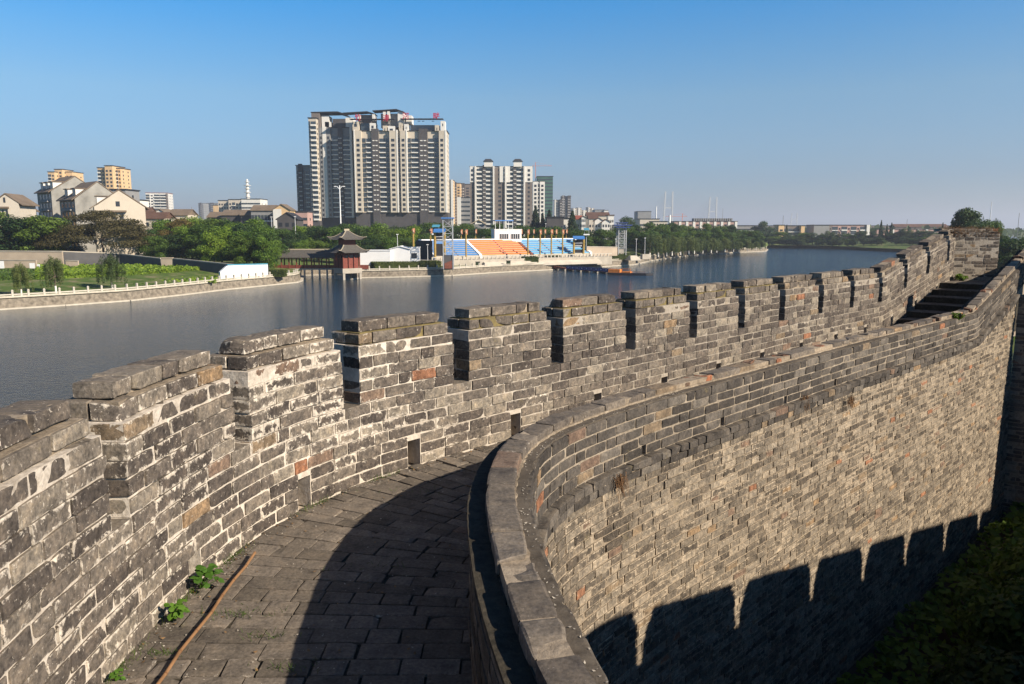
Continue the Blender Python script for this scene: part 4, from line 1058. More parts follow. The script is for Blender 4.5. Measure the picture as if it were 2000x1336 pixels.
# far-off woods reading as one mass
C = []; 
for _ in range(15000):
    a_ = rng.uniform(-0.72, 0.72); Y = rng.uniform(640, 1500); X = Y * a_; C.append((X, Y, BK + 1.7 + rng.uniform(0, 1) ** .6 * 10.5 * (0.8 + .3 * math.sin(X * .031) * math.sin(X * .011 + Y * .01))))
C = np.array(C); Nn = rng.normal(size=C.shape) * .6 + [0.2, -.5, .5]; Nn /= np.linalg.norm(Nn, axis=1, keepdims=True)
tag(link('distant_woods', quads_mesh('distant_woods', leaf_arrays(C, Nn, 6.5, rng, .2, .7), 'leaf_far')), 'far-off line of woods along the horizon', None, None, 'stuff')

def hedge(c, L, W, hh, ang, label, mat='leaf_hedge', name='clipped_hedge'):
    R = np.random.default_rng(int(abs(c[0] * 10))); t = empty(name, (c[0], c[1], c[2]), ang, label, 'hedge', 'clipped hedges on the promenade')
    mb = MB(); mb.box(-L / 2 + .15, L / 2 - .15, -W / 2 + .15, W / 2 - .15, 0, hh - .15); mb.build('hedge_core', 'leaf_hedge', t)
    n = int((L * W + 2 * (L + W) * hh) * 22); P = R.uniform(-.5, .5, (n, 3)) * [L, W, hh]; f = R.integers(0, 4, n)
    P[f == 0, 2] = hh / 2; k_ = f == 1; P[k_, 1] = -W / 2; k_ = f == 2; P[k_, 0] = np.sign(P[k_, 0]) * L / 2; k_ = f == 3; P[k_, 2] = hh / 2
    Nn = R.normal(size=(n, 3)) + [0, -.4, .6]; Nn /= np.linalg.norm(Nn, axis=1, keepdims=True); P[:, 2] += hh / 2; P += R.normal(size=P.shape) * .05
    link('foliage', quads_mesh('foliage', leaf_arrays(P, Nn, .26, R, .3, .7), mat), t, True)
    return t
# ------------------------------------------------------------------ THINGS ON THE FAR BANK
plain('painted_white', (0.80, 0.80, 0.80), 0.6, 0.04, .5); plain('blue_sheet', (0.06, 0.19, 0.48), 0.5, 0.1, 1); plain('teal_sheet', (0.08, 0.30, 0.42), 0.5, 0.1, 1)
plain('grey_render', (0.085, 0.083, 0.085), 0.9, 0.2, .4); plain('beige_render', (0.42, 0.34, 0.26), 0.9, 0.12, .4); plain('concrete', (0.40, 0.36, 0.30), 0.9, 0.15, .5)
plain('red_wood', (0.19, 0.05, 0.033), 0.7, 0.2, 2); plain('tile_grey', (0.085, 0.078, 0.07), 0.85, 0.3, 4); plain('ridge_cream', (0.42, 0.36, 0.26), 0.8, 0.1)
plain('steel', (0.45, 0.46, 0.47), 0.5, 0.1, 2, 0.3); plain('dark_panel', (0.035, 0.035, 0.04), 0.7, 0.2); plain('gold_paint', (0.36, 0.24, 0.06), 0.6, 0.25, 2)
plain('seat_blue', (0.045, 0.19, 0.46), 0.5, 0.12, 2); plain('seat_sky', (0.11, 0.42, 0.62), 0.5, 0.12, 2); plain('seat_orange', (0.60, 0.10, 0.03), 0.5, 0.1, 2); plain('seat_yellow', (0.80, 0.27, 0.045), 0.5, 0.1, 2)
plain('flag_cloth', (0.58, 0.24, 0.14), 0.8, 0.15, 2); plain('flag_mark', (0.80, 0.55, 0.35), 0.8, 0.1); plain('rust', (0.20, 0.07, 0.045), 0.8, 0.3, 2); plain('dock_blue', (0.025, 0.05, 0.18), 0.6, 0.3, 1); plain('dock_orange', (0.62, 0.20, 0.04), 0.7, 0.2)
plain('window_dark', (0.03, 0.035, 0.045), 0.15, 0.2, .2, 0, .6)
def quadwall(name, p0, p1, z0, z1, th, mat, label=None, cat=None, group=None, top=None, parent=None, z0b=None, z1b=None):
    """straight wall between two ground points with thickness"""
    d = Vector((p1[0] - p0[0], p1[1] - p0[1], 0)).normalized(); n = Vector((-d.y, d.x, 0)) * th; z0b = z0 if z0b is None else z0b; z1b = z1 if z1b is None else z1b
    A = Vector((p0[0], p0[1], 0)); B = Vector((p1[0], p1[1], 0)); Z = Vector((0, 0, 1)); mb = MB()
    mb.hexa([A + Z * z0, B + Z * z0b, B + n + Z * z0b, A + n + Z * z0, A + Z * z1, B + Z * z1b, B + n + Z * z1b, A + n + Z * z1])
    o = mb.build(name, mat, parent, False)
    if label: tag(o, label, cat, group); o['kind'] = 'thing'
    return o
def P2(px, py, Y): x, y, z = at_y(px, py, Y); return x, y, z
def wall_px(name, a, b, th, mat, label, cat, capmat=None, group=None, caph=0.25):
    """a, b = (px, ytop, ybase, Y)"""
    xa, ya, za = at_y(a[0], a[1], a[3]); xb, yb, zb = at_y(b[0], b[1], b[3]); ba = at_y(a[0], a[2], a[3])[2]; bb_ = at_y(b[0], b[2], b[3])[2]
    t = empty(name, (xa, ya, ba), 0, label, cat, group); t['kind'] = 'thing'
    quadwall('wall_body', (xa, ya), (xb, yb), ba - 1, za - caph, th, mat, parent=t, z0b=bb_ - 1, z1b=zb - caph)
    quadwall('wall_coping', (xa, ya - .12), (xb, yb - .12), za - caph, za, th + .25, capmat or mat, parent=t, z0b=zb - caph, z1b=zb)
    return t
wall_px('boundary_wall', (-80, 489, 517, 195), (121, 490, 517, 195), .4, 'beige_render', 'tall beige rendered wall below the green trees at the left edge', 'wall', 'concrete')
wall_px('boundary_wall', (121, 490, 519, 196), (232, 494, 514, 205), .4, 'grey_render', 'dark shaded wall below the bronze tree', 'wall', 'concrete')
wall_px('boundary_wall', (232, 495, 512, 204), (313, 504, 523, 192), .4, 'grey_render', 'dark grey wall left of the beige gate pier', 'wall', 'concrete')
wall_px('boundary_wall', (338, 504, 523, 190), (455, 516, 534, 178), .4, 'grey_render', 'long dark grey wall running down to the white screen wall', 'wall', 'concrete')
wall_px('gate_pier', (314, 503, 523, 190), (337, 503, 523, 190), .6, 'beige_render', 'short beige block between the two dark grey walls', 'wall', 'beige_render')
wall_px('ruined_wall', (-80, 507, 532, 186), (70, 508, 530, 186), .4, 'beige_render', 'lower patched brick wall in front of the beige wall at the left edge', 'wall', 'concrete', 'ruined walls by the meadow', .12)
wall_px('ruined_wall', (128, 508, 527, 188), (152, 509, 527, 188), .4, 'beige_render', 'short ruined brick wall behind the forked young tree', 'wall', 'concrete', 'ruined walls by the meadow', .12)
for (p, q, lb) in (((-6, 510, 531, 184), (9, 511, 531, 184), 'white board leaning at the far left of the meadow'), ((58, 514, 523, 184), (68, 514, 523, 184), 'small white board in the middle of the patched wall'), ((73, 516, 524, 184), (78, 516, 524, 184), 'narrow white board beside the small white board')):
    x0, y0, z0_ = at_y(p[0], p[2], p[3]); x1, y1, _ = at_y(q[0], q[2], q[3]); z1_ = at_y(p[0], p[1], p[3])[2]
    quadwall('white_board', (x0, y0), (x1, y1), z0_ - .3, z1_, .06, 'painted_white', lb, 'board', 'white boards by the patched wall')
# white screen wall with blue top
t = empty('screen_wall', on_z(430, 543, -8.6) + (-8.6,), 0, 'bright white wall with a blue top edge on the left bank beside the inlet', 'wall'); t['kind'] = 'thing'
pa_, pb_ = at_y(431, 543, 171), at_y(524, 539, 178); zt0, zt1 = at_y(445, 518.5, 172)[2], at_y(524, 516.5, 178)[2]
d = Vector((pb_[0] - pa_[0], pb_[1] - pa_[1], 0)).normalized(); nn_ = Vector((-d.y, d.x, 0)) * 1.0
A, B = Vector((pa_[0], pa_[1], 0)), Vector((pb_[0], pb_[1], 0)); A2 = A + d * 1.7; Z = Vector((0, 0, 1)); zm = (pa_[2] + zt0) / 2
mb = MB(); prof = [A + Z * (pa_[2] - .6), B + Z * (pb_[2] - .6), B + Z * zt1, A2 + Z * zt0, A + Z * zm]; k = len(prof)
mb.poly(prof); mb.poly([p + nn_ for p in reversed(prof)])
for i in range(k): j = (i + 1) % k; mb.poly([prof[j], prof[i], prof[i] + nn_, prof[j] + nn_])
mb.build('wall_body', 'painted_white', t, False)
mb = MB(); u = nn_.normalized() * -.08; mb.hexa([A2 + u + Z * zt0, B + u + Z * zt1, B + nn_ + Z * zt1, A2 + nn_ + Z * zt0, A2 + u + Z * (zt0 + .22), B + u + Z * (zt1 + .22), B + nn_ + Z * (zt1 + .22), A2 + nn_ + Z * (zt0 + .22)]); mb.build('blue_top', 'teal_sheet', t, False)
c = at_y(540, 540, 180); hedge((c[0], c[1], -8.75), 4.4, 2.5, 1.6, 0, 'small dark round hedge between the white screen wall and the gallery')
# red covered gallery over the inlet
def roof_gable(mb, x0, x1, yc, hw, z0, z1, m=0, lift=0.0, curve=True):
    prof = [(-hw, z0), (-hw * .62, z0 + (z1 - z0) * .30), (-hw * .3, z0 + (z1 - z0) * .62), (0, z1), (hw * .3, z0 + (z1 - z0) * .62), (hw * .62, z0 + (z1 - z0) * .30), (hw, z0)]
    for (a1, b1), (a2, b2) in zip(prof, prof[1:]):
        mb.hexa([(x0, yc + a1, b1 - .18), (x1, yc + a1, b1 - .18), (x1, yc + a2, b2 - .18), (x0, yc + a2, b2 - .18), (x0, yc + a1, b1), (x1, yc + a1, b1), (x1, yc + a2, b2), (x0, yc + a2, b2)], m)
gx0, gy0, _ = at_y(534, 500, 203); gx1 = at_y(652, 500, 203)[0]; zd = at_y(600, 524.5, 203)[2]
ga = empty('covered_gallery', (gx0, 203, zd), 0, 'long red wooden covered gallery with dark tiled roof on piles over the inlet', 'gallery')
ze, zr = at_y(600, 502.5, 202)[2], at_y(600, 488, 205)[2]; L = gx1 - gx0
mb = MB(); roof_gable(mb, -.4, L + .5, 1.5, 2.5, ze - zd, zr - zd); r_ = mb.build('roof', 'tile_grey', ga); mb = MB(); mb.box(-.4, L + .5, 1.36, 1.64, zr - zd - .02, zr - zd + .28); mb.build('ridge', 'ridge_cream', r_)
mb = MB(); mb.box(-.2, L, 0, 3, -.35, 0); mb.build('deck', 'concrete', ga)
nb_ = 8
for i in range(nb_ + 1):
    for yy in (0.15, 2.85):
        mb = MB(); mb.box(i * L / nb_ - .14, i * L / nb_ + .14, yy - .14, yy + .14, 0, ze - zd + .3); mb.build('column', 'red_wood', ga)
    mb = MB(); mb.box(i * L / nb_ - .2, i * L / nb_ + .2, .1, .5, WATER - zd - .5, -.35); mb.build('pile', 'concrete', ga)
    if i < nb_:
        mb = MB(); xa, xb = i * L / nb_ + .14, (i + 1) * L / nb_ - .14
        mb.box(xa, xb, .1, .2, .75, .88); mb.box(xa, xb, .1, .2, .1, .2)
        for q in range(9): xx = xa + (xb - xa) * (q + .5) / 9; mb.box(xx - .07, xx + .07, .12, .18, .2, .75)
        mb.build('railing', 'red_wood', ga)
        mb = MB(); mb.box(xa, xb, .1, .2, ze - zd - .15, ze - zd + .1); mb.box(xa, xa + .55, .1, .2, ze - zd - .5, ze - zd - .15); mb.box(xb - .55, xb, .1, .2, ze - zd - .5, ze - zd - .15); mb.build('bracket', 'ridge_cream', ga)
mb = MB(); mb.box(0, L, 2.86, 2.96, .1, .8); mb.build('back_railing', 'red_wood', ga)
# two-tier pavilion
pvx, pvy, _ = at_y(679, 520, 199); pv_ = empty('pavilion', (pvx, pvy, zd), rad(38), 'two-tiered red pavilion with upturned dark tiled roofs standing at the inlet', 'pavilion')
def hip(mb, rg, hw, z0, z1, top, up):
    """curved hip roof, corners turned up; rg gets the four ridges"""
    N = 5; R_ = []
    for i in range(N + 1):
        t = i / N; w = hw * (1 - t) + top * t; z = z0 + (z1 - z0) * (t**1.5 * .75 + t * .25); R_.append((w, z, up * (1 - t)**3))
    for (w0, za, u0), (w1, zb, u1) in zip(R_, R_[1:]):
        for k_ in range(4):
            c_, s_ = math.cos(k_ * math.pi / 2), math.sin(k_ * math.pi / 2)
            def T_(x, y, z): return (x * c_ - y * s_, x * s_ + y * c_, z)
            q0 = [T_(-w0, -w0, za + u0), T_(-w0 * .6, -w0 * .97, za), T_(w0 * .6, -w0 * .97, za), T_(w0, -w0, za + u0)]
            q1 = [T_(-w1, -w1, zb + u1), T_(-w1 * .6, -w1 * .97, zb), T_(w1 * .6, -w1 * .97, zb), T_(w1, -w1, zb + u1)]
            for j in range(3): mb.poly([q0[j], q0[j + 1], q1[j + 1], q1[j]])
            rg.bar(q0[0], q1[0], .13, n=4)
    mb.poly([(-hw * .98, -hw * .98, z0 + .02), (-hw * .98, hw * .98, z0 + .02), (hw * .98, hw * .98, z0 + .02), (hw * .98, -hw * .98, z0 + .02)])
mb = MB(); mb.box(-2.7, 2.7, -2.7, 2.7, -.9, .35); mb.build('stone_base', 'concrete', pv_)
mb = MB()
for sx in (-2.3, 2.3):
    for sy in (-2.3, 2.3): mb = MB(); mb.box(sx - .3, sx + .3, sy - .3, sy + .3, WATER - zd - .5, -.9); mb.build('pile', 'concrete', pv_)
mb = MB(); mb.box(-2.1, 2.1, -2.1, 2.1, .35, 4.2); mb.build('red_walls', 'red_wood', pv_)
mb = MB(); mb.box(-1.5, 1.5, -2.16, -2.1, 3.0, 3.7); mb.build('window', 'window_dark', pv_)
mb = MB(); mb.box(-2.16, -2.1, -1.5, 1.5, 3.0, 3.7); mb.build('window', 'window_dark', pv_)
for sx in (-2.25, -.75, .75, 2.25):
    for k_ in range(2):
        mb = MB(); a_, b_ = (sx, -2.3) if k_ == 0 else (-2.3, sx); mb.box(a_ - .12, a_ + .12, b_ - .12, b_ + .12, .35, 4.4); mb.build('column', 'red_wood', pv_)
mb = MB(); rg = MB(); hip(mb, rg, 4.3, 4.3, 6.3, 1.7, .75); lo = mb.build('lower_roof', 'tile_grey', pv_); rg.build('roof_ridges', 'ridge_cream', lo)
mb = MB(); mb.box(-1.6, 1.6, -1.6, 1.6, 5.8, 7.9); mb.build('upper_walls', 'red_wood', pv_)
mb = MB(); rg = MB(); hip(mb, rg, 3.7, 7.6, 9.9, .35, .75); rg.box(-.7, .7, -.18, .18, 9.8, 10.35); up_ = mb.build('upper_roof', 'tile_grey', pv_); rg.build('roof_ridges', 'ridge_cream', up_)
# red footbridge rail right of the pavilion and white buildings
x0, y0, z0_ = at_y(702, 521, 204); quadwall('red_rail', (x0, y0), (x0 + 2.4, y0), zd - .2, zd + .9, .2, 'red_wood', 'short red railing between the pavilion and the hedge', 'railing')
def hut(name, px0, px1, ytop, ybase, Y, dep, mat, label, cat, gable=0, rz=0, roofm=None, wins=0, group=None):
    x0, _, zt = at_y(px0, ytop, Y); x1 = at_y(px1, ytop, Y)[0]; zb = at_y(px0, ybase, Y)[2]; W = x1 - x0; Hh = zt - zb
    t = empty(name, (x0, Y, zb), rz, label, cat, group)
    mb = MB(); mb.box(0, W, 0, dep, -1, Hh)
    if gable: mb.poly([(0, 0, Hh), (W, 0, Hh), (W / 2, 0, Hh + gable)]); mb.poly([(W, dep, Hh), (0, dep, Hh), (W / 2, dep, Hh + gable)])
    mb.build('walls', mat, t)
    mb = MB()
    if gable:
        for s0, s1 in ((0, W / 2), (W / 2, W)):
            zA, zB = (Hh, Hh + gable) if s0 == 0 else (Hh + gable, Hh)
            e0, e1 = (s0 - .3, s1) if s0 == 0 else (s0, s1 + .3)
            mb.hexa([(e0, -.3, zA), (e1, -.3, zB), (e1, dep + .3, zB), (e0, dep + .3, zA), (e0, -.3, zA + .15), (e1, -.3, zB + .15), (e1, dep + .3, zB + .15), (e0, dep + .3, zA + .15)])
    else: mb.box(-.15, W + .15, -.15, dep + .15, Hh, Hh + .2)
    mb.build('roof', roofm or mat, t)
    for i in range(wins):
        mb = MB(); c_ = W * (i + .5) / wins; mb.box(c_ - W / wins * .33, c_ + W / wins * .33, -.06, 0.02, Hh * .25, Hh * .62); mb.build('window', 'window_dark', t)
    return t
hut('white_shed', 703, 762, 490, 511, 212, 5, 'painted_white', 'long low white shed just right of the pavilion', 'shed')
hut('white_shed', 762, 800, 487, 508, 213, 5, 'painted_white', 'white shed with a shallow gable between the long white shed and the grandstand', 'shed', .8)
hut('white_shed', 800, 817, 484, 511, 214, 4, 'painted_white', 'tall narrow white shed beside the left blue seats', 'shed', 0, 0, None, 1)
# long hedge, its balustrade is in front
c0 = at_y(725, 521, 209); c1 = at_y(855, 521, 216); hedge(((c0[0] + c1[0]) / 2, (c0[1] + c1[1]) / 2 + 1.5, -8.72), math.hypot(c1[0] - c0[0], c1[1] - c0[1]), 6.5, 2.1, math.atan2(c1[1] - c0[1], c1[0] - c0[0]), 'long low hedge bed in front of the white sheds')
# ---- promenade, grandstand and everything aligned with it
GA = Vector((-23.8, 230, 0)); GD = Vector((.846, .533, 0)); GN = Vector((-.533, .846, 0)); GANG = math.atan2(.533, .846)
GZ0 = -6.3
pm = MB()
def G(u, v, z): p = GA + GD * u + GN * v; return (p.x, p.y, z)
for (x0, y0), (x1, y1) in zip(right_edge[1:10], right_edge[2:11]):
    def back(x, y):
        p = Vector((x, y, 0)) - GA; u_ = p.dot(GD); q = GA + GD * u_ + GN * -5.0
        return q if p.dot(GN) < -5.5 else Vector((x, y, 0)) + GN * 9
    a_ = Vector((x0, y0, 0)) + GN * .8; b_ = Vector((x1, y1, 0)) + GN * .8; c_, d_ = back(x1, y1), back(x0, y0)
    pm.hexa([(*p.xy, -9.2) for p in (a_, b_, c_, d_)] + [(*p.xy, -8.66) for p in (a_, b_, c_, d_)])
plain('promenade_paving', (0.50, 0.45, 0.38), 0.85, 0.1, .3)
tag(pm.build('promenade_pavement', 'promenade_paving'), 'pale paved promenade below the grandstand', None, None, 'structure')
tw = empty('terrace_wall', G(-2, -6, -8.7), 0, 'beige retaining wall and terrace carrying the grandstand', 'terrace'); tw['kind'] = 'thing'
mb = MB(); mb.hexa([G(-4, -6, -9.5), G(64, -6, -9.5), G(64, 14, -9.5), G(-4, 14, -9.5), G(-4, -6, GZ0 - .5), G(64, -6, GZ0 - .5), G(64, 14, GZ0 - .5), G(-4, 14, GZ0 - .5)]); mb.build('retaining_wall', 'concrete', tw, False)
for k_ in range(3):
    mb = MB(); o = -6 - (3 - k_) * .7; z = -8.66 + .35 * (k_ + 1); mb.hexa([G(14, o, -9), G(58, o, -9), G(58, -6, -9), G(14, -6, -9), G(14, o, z), G(58, o, z), G(58, -6, z), G(14, -6, z)]); mb.build('terrace_step', 'promenade_paving', tw, False)
mb = MB(); 
for i in range(46): u = i * 1.45 - 3; a_ = G(u, -5.8, 0); mb.hexa([G(u, -5.9, GZ0 - .5), G(u + .3, -5.9, GZ0 - .5), G(u + .3, -5.6, GZ0 - .5), G(u, -5.6, GZ0 - .5), G(u, -5.9, GZ0 + .4), G(u + .3, -5.9, GZ0 + .4), G(u + .3, -5.6, GZ0 + .4), G(u, -5.6, GZ0 + .4)])
mb.hexa([G(-3, -5.95, GZ0 + .3), G(64, -5.95, GZ0 + .3), G(64, -5.6, GZ0 + .3), G(-3, -5.6, GZ0 + .3), G(-3, -5.95, GZ0 + .5), G(64, -5.95, GZ0 + .5), G(64, -5.6, GZ0 + .5), G(-3, -5.6, GZ0 + .5)])
mb.build('terrace_railing', 'white_stone', tw, False)
gs_ = empty('grandstand', tuple(G(0, 0, GZ0)), GANG, 'open grandstand with blue, orange and pale blue seat blocks facing the river', 'grandstand')
LS = 60.0; rows = 8; RW = 1.15; RH = .58
mb = MB()
for r in range(rows): mb.box(0, LS, r * RW, rows * RW + 1.5, -.5 if r == 0 else r * RH - .02, (r + 1) * RH)
mb.build('stepped_base', 'concrete', gs_)
def seats(u0, u1, mats, name):
    for r in range(rows):
        mb = MB(); n_ = max(1, int((u1 - u0) / 7)); w_ = (u1 - u0) / n_; R = random.Random(r * 7 + int(u0))
        for i in range(n_):
            mb.box(u0 + i * w_ + (.0 if i == 0 else .5), u0 + (i + 1) * w_ - .1, r * RW + .1, (r + 1) * RW - .25, (r + 1) * RH + .003, (r + 1) * RH + .22)
            mb.box(u0 + i * w_ + .2, u0 + (i + 1) * w_ - .1, (r + 1) * RW - .25, (r + 1) * RW - .15, (r + 1) * RH + .003, (r + 1) * RH + .42, 1)
        mb.build(name, mats, gs_)
seats(1.0, 16.0, ['seat_blue', 'seat_blue'], 'blue_seat_row'); seats(17.2, 35.0, ['seat_yellow', 'seat_orange'], 'orange_seat_row'); seats(36.2, LS - 1, ['seat_sky', 'seat_blue'], 'pale_blue_seat_row')
for u0 in (0, 16.1, 35.1, LS - .9):
    mb = MB(); mb.hexa([(u0, -.3, -.4), (u0 + .9, -.3, -.4), (u0 + .9, rows * RW, -.4), (u0, rows * RW, -.4), (u0, -.3, .75), (u0 + .9, -.3, .75), (u0 + .9, rows * RW, rows * RH + .5), (u0, rows * RW, rows * RH + .5)]); mb.build('aisle_wall', 'painted_white' if u0 != 35.1 else 'rust', gs_)
mb = MB(); mb.box(0, LS, rows * RW, rows * RW + .3, 0, rows * RH + .75); mb.build('back_parapet', 'painted_white', gs_)
mb = MB(); mb.box(-.3, 0, -.3, rows * RW + 1.5, -.5, rows * RH + .5); mb.build('end_wall', 'dark_panel', gs_)
# commentary booth on the stand with its canopy
zb = GZ0 + rows * RH; bth = empty('booth', tuple(G(27.5, rows * RW + .3, zb)), GANG - rad(14), 'white booth with two window bays on top of the grandstand', 'booth')
mb = MB(); mb.box(0, 9.2, .1, 4, -4.6, 3.6); mb.box(-.15, 9.35, -.05, 4.1, 3.6, 3.85); mb.build('booth_walls', 'painted_white', bth)
for i in range(2):
    mb = MB(); mb.box(1.6 + i * 3.9, 4.8 + i * 3.9, .02, .12, .7, 2.3); w_ = mb.build('window', 'window_dark', bth)
    for q in range(5): mb = MB(); mb.box(1.6 + i * 3.9 + q * .75, 1.72 + i * 3.9 + q * .75, -.03, .02, .7, 2.3); mb.build('window_bar', 'painted_white', w_)
cp_ = empty('canopy_frame', tuple(G(29.5, rows * RW + 3.5, zb)), GANG - rad(14), 'blue flat canopy on thin white posts above the booth', 'canopy')
mb = MB(); mb.box(0, 6.4, 0, 3, 6.5, 6.8); mb.build('canopy', 'blue_sheet', cp_)
for i in range(5): mb = MB(); mb.bar((.2 + i * 1.5, .2, -4.6), (.2 + i * 1.5, .2, 6.5), .07); mb.build('post', 'painted_white', cp_)
# gold columns with banners
def column_flag(px, ycol, ybase, Y, yflag, label, group, thick=.25, fw=1.2):
    x, y, zt = at_y(px, ycol, Y); zb_ = at_y(px, ybase, Y)[2]; zf = at_y(px, yflag, Y)[2]
    t = empty('banner_column' if thick > .2 else 'banner_pole', (x, y, zb_), 0, label, 'banner column' if thick > .2 else 'banner pole', group); hh = zt - zb_
    mb = MB()
    if thick > .2: mb.bar((0, 0, -.3), (0, 0, hh), thick, n=8); mb.bar((0, 0, hh), (0, 0, hh + .25), thick * 1.25, n=8)
    else: mb.bar((0, 0, -.3), (0, 0, hh), thick, n=6); mb.box(-.22, .22, -.05, .05, hh - 2.2, hh - .6)
    mb.build('column_shaft' if thick > .2 else 'pole_shaft', 'gold_paint', t)
    mb = MB(); mb.bar((0, 0, hh + .2), (0, 0, zf - zb_ + .1), .05); mb.build('flagstaff', 'steel', t)
    b_ = zf - zb_; R = random.Random(int(px)); mb = MB(); n_ = 5
    pr = [(-.0, b_), (-fw * .55, b_ - .15), (-fw * .75, b_ - .7), (-fw * .6, b_ - 1.25), (0, b_ - 1.6)]
    off = [R.uniform(-.15, .15) for _ in pr]
    fr_ = [(x_, o_, z_) for (x_, z_), o_ in zip(pr, off)]; bk_ = [(x_, o_ + .04, z_) for (x_, z_), o_ in zip(pr, off)]
    fr2 = [(x_ + fw * .45, o_, z_) for x_, o_, z_ in fr_]; bk2 = [(x_ + fw * .45, o_, z_) for x_, o_, z_ in bk_]
    mb.poly(fr2); mb.poly(bk2[::-1])
    for i in range(5): j = (i + 1) % 5; mb.poly([fr2[j], fr2[i], bk2[i], bk2[j]])
    f_ = mb.build('banner', 'flag_cloth', t)
    mb = MB(); cx_ = -fw * .35 + fw * .45; mb.poly([(cx_ - .14, -.24, b_ - .45), (cx_ + .14, -.24, b_ - .45), (cx_ + .14, -.24, b_ - 1.15), (cx_ - .14, -.24, b_ - 1.15)]); mb.poly([(cx_ - .14, -.2, b_ - .45), (cx_ - .14, -.2, b_ - 1.15), (cx_ + .14, -.2, b_ - 1.15), (cx_ + .14, -.2, b_ - .45)]); mb.build('banner_mark', 'flag_mark', f_)
for px, Y in ((910, 231), (1031, 243), (1055, 246), (1077, 249), (1099, 251.5)):
    column_flag(px, 458.5, 500 - (px - 900) * .03, Y - 3, 448, 'gold column with a salmon banner on top, standing in front of the grandstand seats', 'gold columns in front of the grandstand')
for px in (901, 929, 1018.5, 1042, 1064, 1086, 1106):
    Y = 243 + (px - 820) * .105; column_flag(px, 459, 474, Y, 448, 'thin pole with a small salmon banner behind the grandstand', 'banner poles behind the grandstand', .1, 1.0)
column_flag(807, 458, 500, 226, 445.5, 'gold column with a red banner left of the grandstand, before the trees', None, .3); column_flag(841, 458, 478, 236, 446, 'thin pole with a dark banner at the left end of the grandstand', None, .12)
# two gate frames
def gate(px0, px1, ytop, ybase, Y, label, txt):
    x0, _, zt = at_y(px0, ytop, Y); x1 = at_y(px1, ytop, Y)[0]; zb_ = at_y(px0, ybase, Y)[2]; W = x1 - x0; Hh = zt - zb_
    t = empty('ceremonial_gateway', (x0, Y, zb_), 0, label, 'gate', 'gate frames at the ends of the grandstand')
    for q in (0, W): mb = MB(); mb.bar((q, 0, -.5), (q, 0, Hh - .8), .36, n=8); mb.build('column', 'gold_paint', t)
    mb = MB(); mb.hexa([(-.3, -1.2, Hh - .9), (W + .3, -1.2, Hh - .9), (W + .3, 1, Hh - .1), (-.3, 1, Hh - .1), (-.3, -1.2, Hh - .6), (W + .3, -1.2, Hh - .6), (W + .3, 1, Hh + .2), (-.3, 1, Hh + .2)]); mb.build('canopy', 'blue_sheet', t)
    mb = MB(); mb.box(.3, W - .3, -.1, .1, Hh - 3.4, Hh - 1.1); pn = mb.build('dark_panel', 'dark_panel', t)
    mb = MB(); mb.box(.35, W - .35, -.18, -.1, Hh - 2.2, Hh - 2.05); R = random.Random(int(px0)); q = .5
    while q < W - .7: w_ = R.uniform(.15, .35); mb.box(q, q + w_, -.16, -.1, Hh - 3.2, Hh - 2.85); q += w_ + .12
    mb.build('light_row', 'painted_white', t)
    mb = MB(); mb.box(.3, W - .3, .1, .3, 0, Hh - 4.2); mb.build('backdrop_panel', 'dark_panel', t)
    return t
gate(1121, 1140, 462, 494, 256, 'gold-columned gate frame with blue canopy and dark panel at the right end of the grandstand', '')
gate(849, 868, 448, 500, 228, 'taller gold-columned frame with blue canopy behind the left truss tower', '')
def kiosk(px0, px1, y0, y1, Y, label):
    x0, _, zt = at_y(px0, y0, Y); x1 = at_y(px1, y0, Y)[0]; zb_ = at_y(px0, y1, Y)[2]; W = x1 - x0; Hh = zt - zb_; t = empty('lookout_hut', (x0, Y, zb_), 0, label, 'lookout', 'lookout platforms')
    mb = MB(); mb.box(-.3, W + .3, 0, 2, -.4, 0); mb.build('platform', 'painted_white', t); mb = MB(); mb.bar((W / 2, 1, -8), (W / 2, 1, -.4), .15); mb.build('mast', 'steel', t)
    mb = MB(); mb.hexa([(-.2, -.4, Hh - .1), (W + .2, -.4, Hh - .1), (W + .2, 2.2, Hh + .5), (-.2, 2.2, Hh + .5), (-.2, -.4, Hh), (W + .2, -.4, Hh), (W + .2, 2.2, Hh + .65), (-.2, 2.2, Hh + .65)]); mb.build('canopy', 'teal_sheet', t)
    for q in (0, W):
        mb = MB(); mb.bar((q, .2, 0), (q, .2, Hh), .06); mb.build('post', 'steel', t)
kiosk(1142, 1150, 449, 457, 262, 'small teal-roofed lookout platform at the right end of the grandstand'); kiosk(845, 857, 443, 456, 232, 'small teal-roofed lookout platform beside the left truss tower')
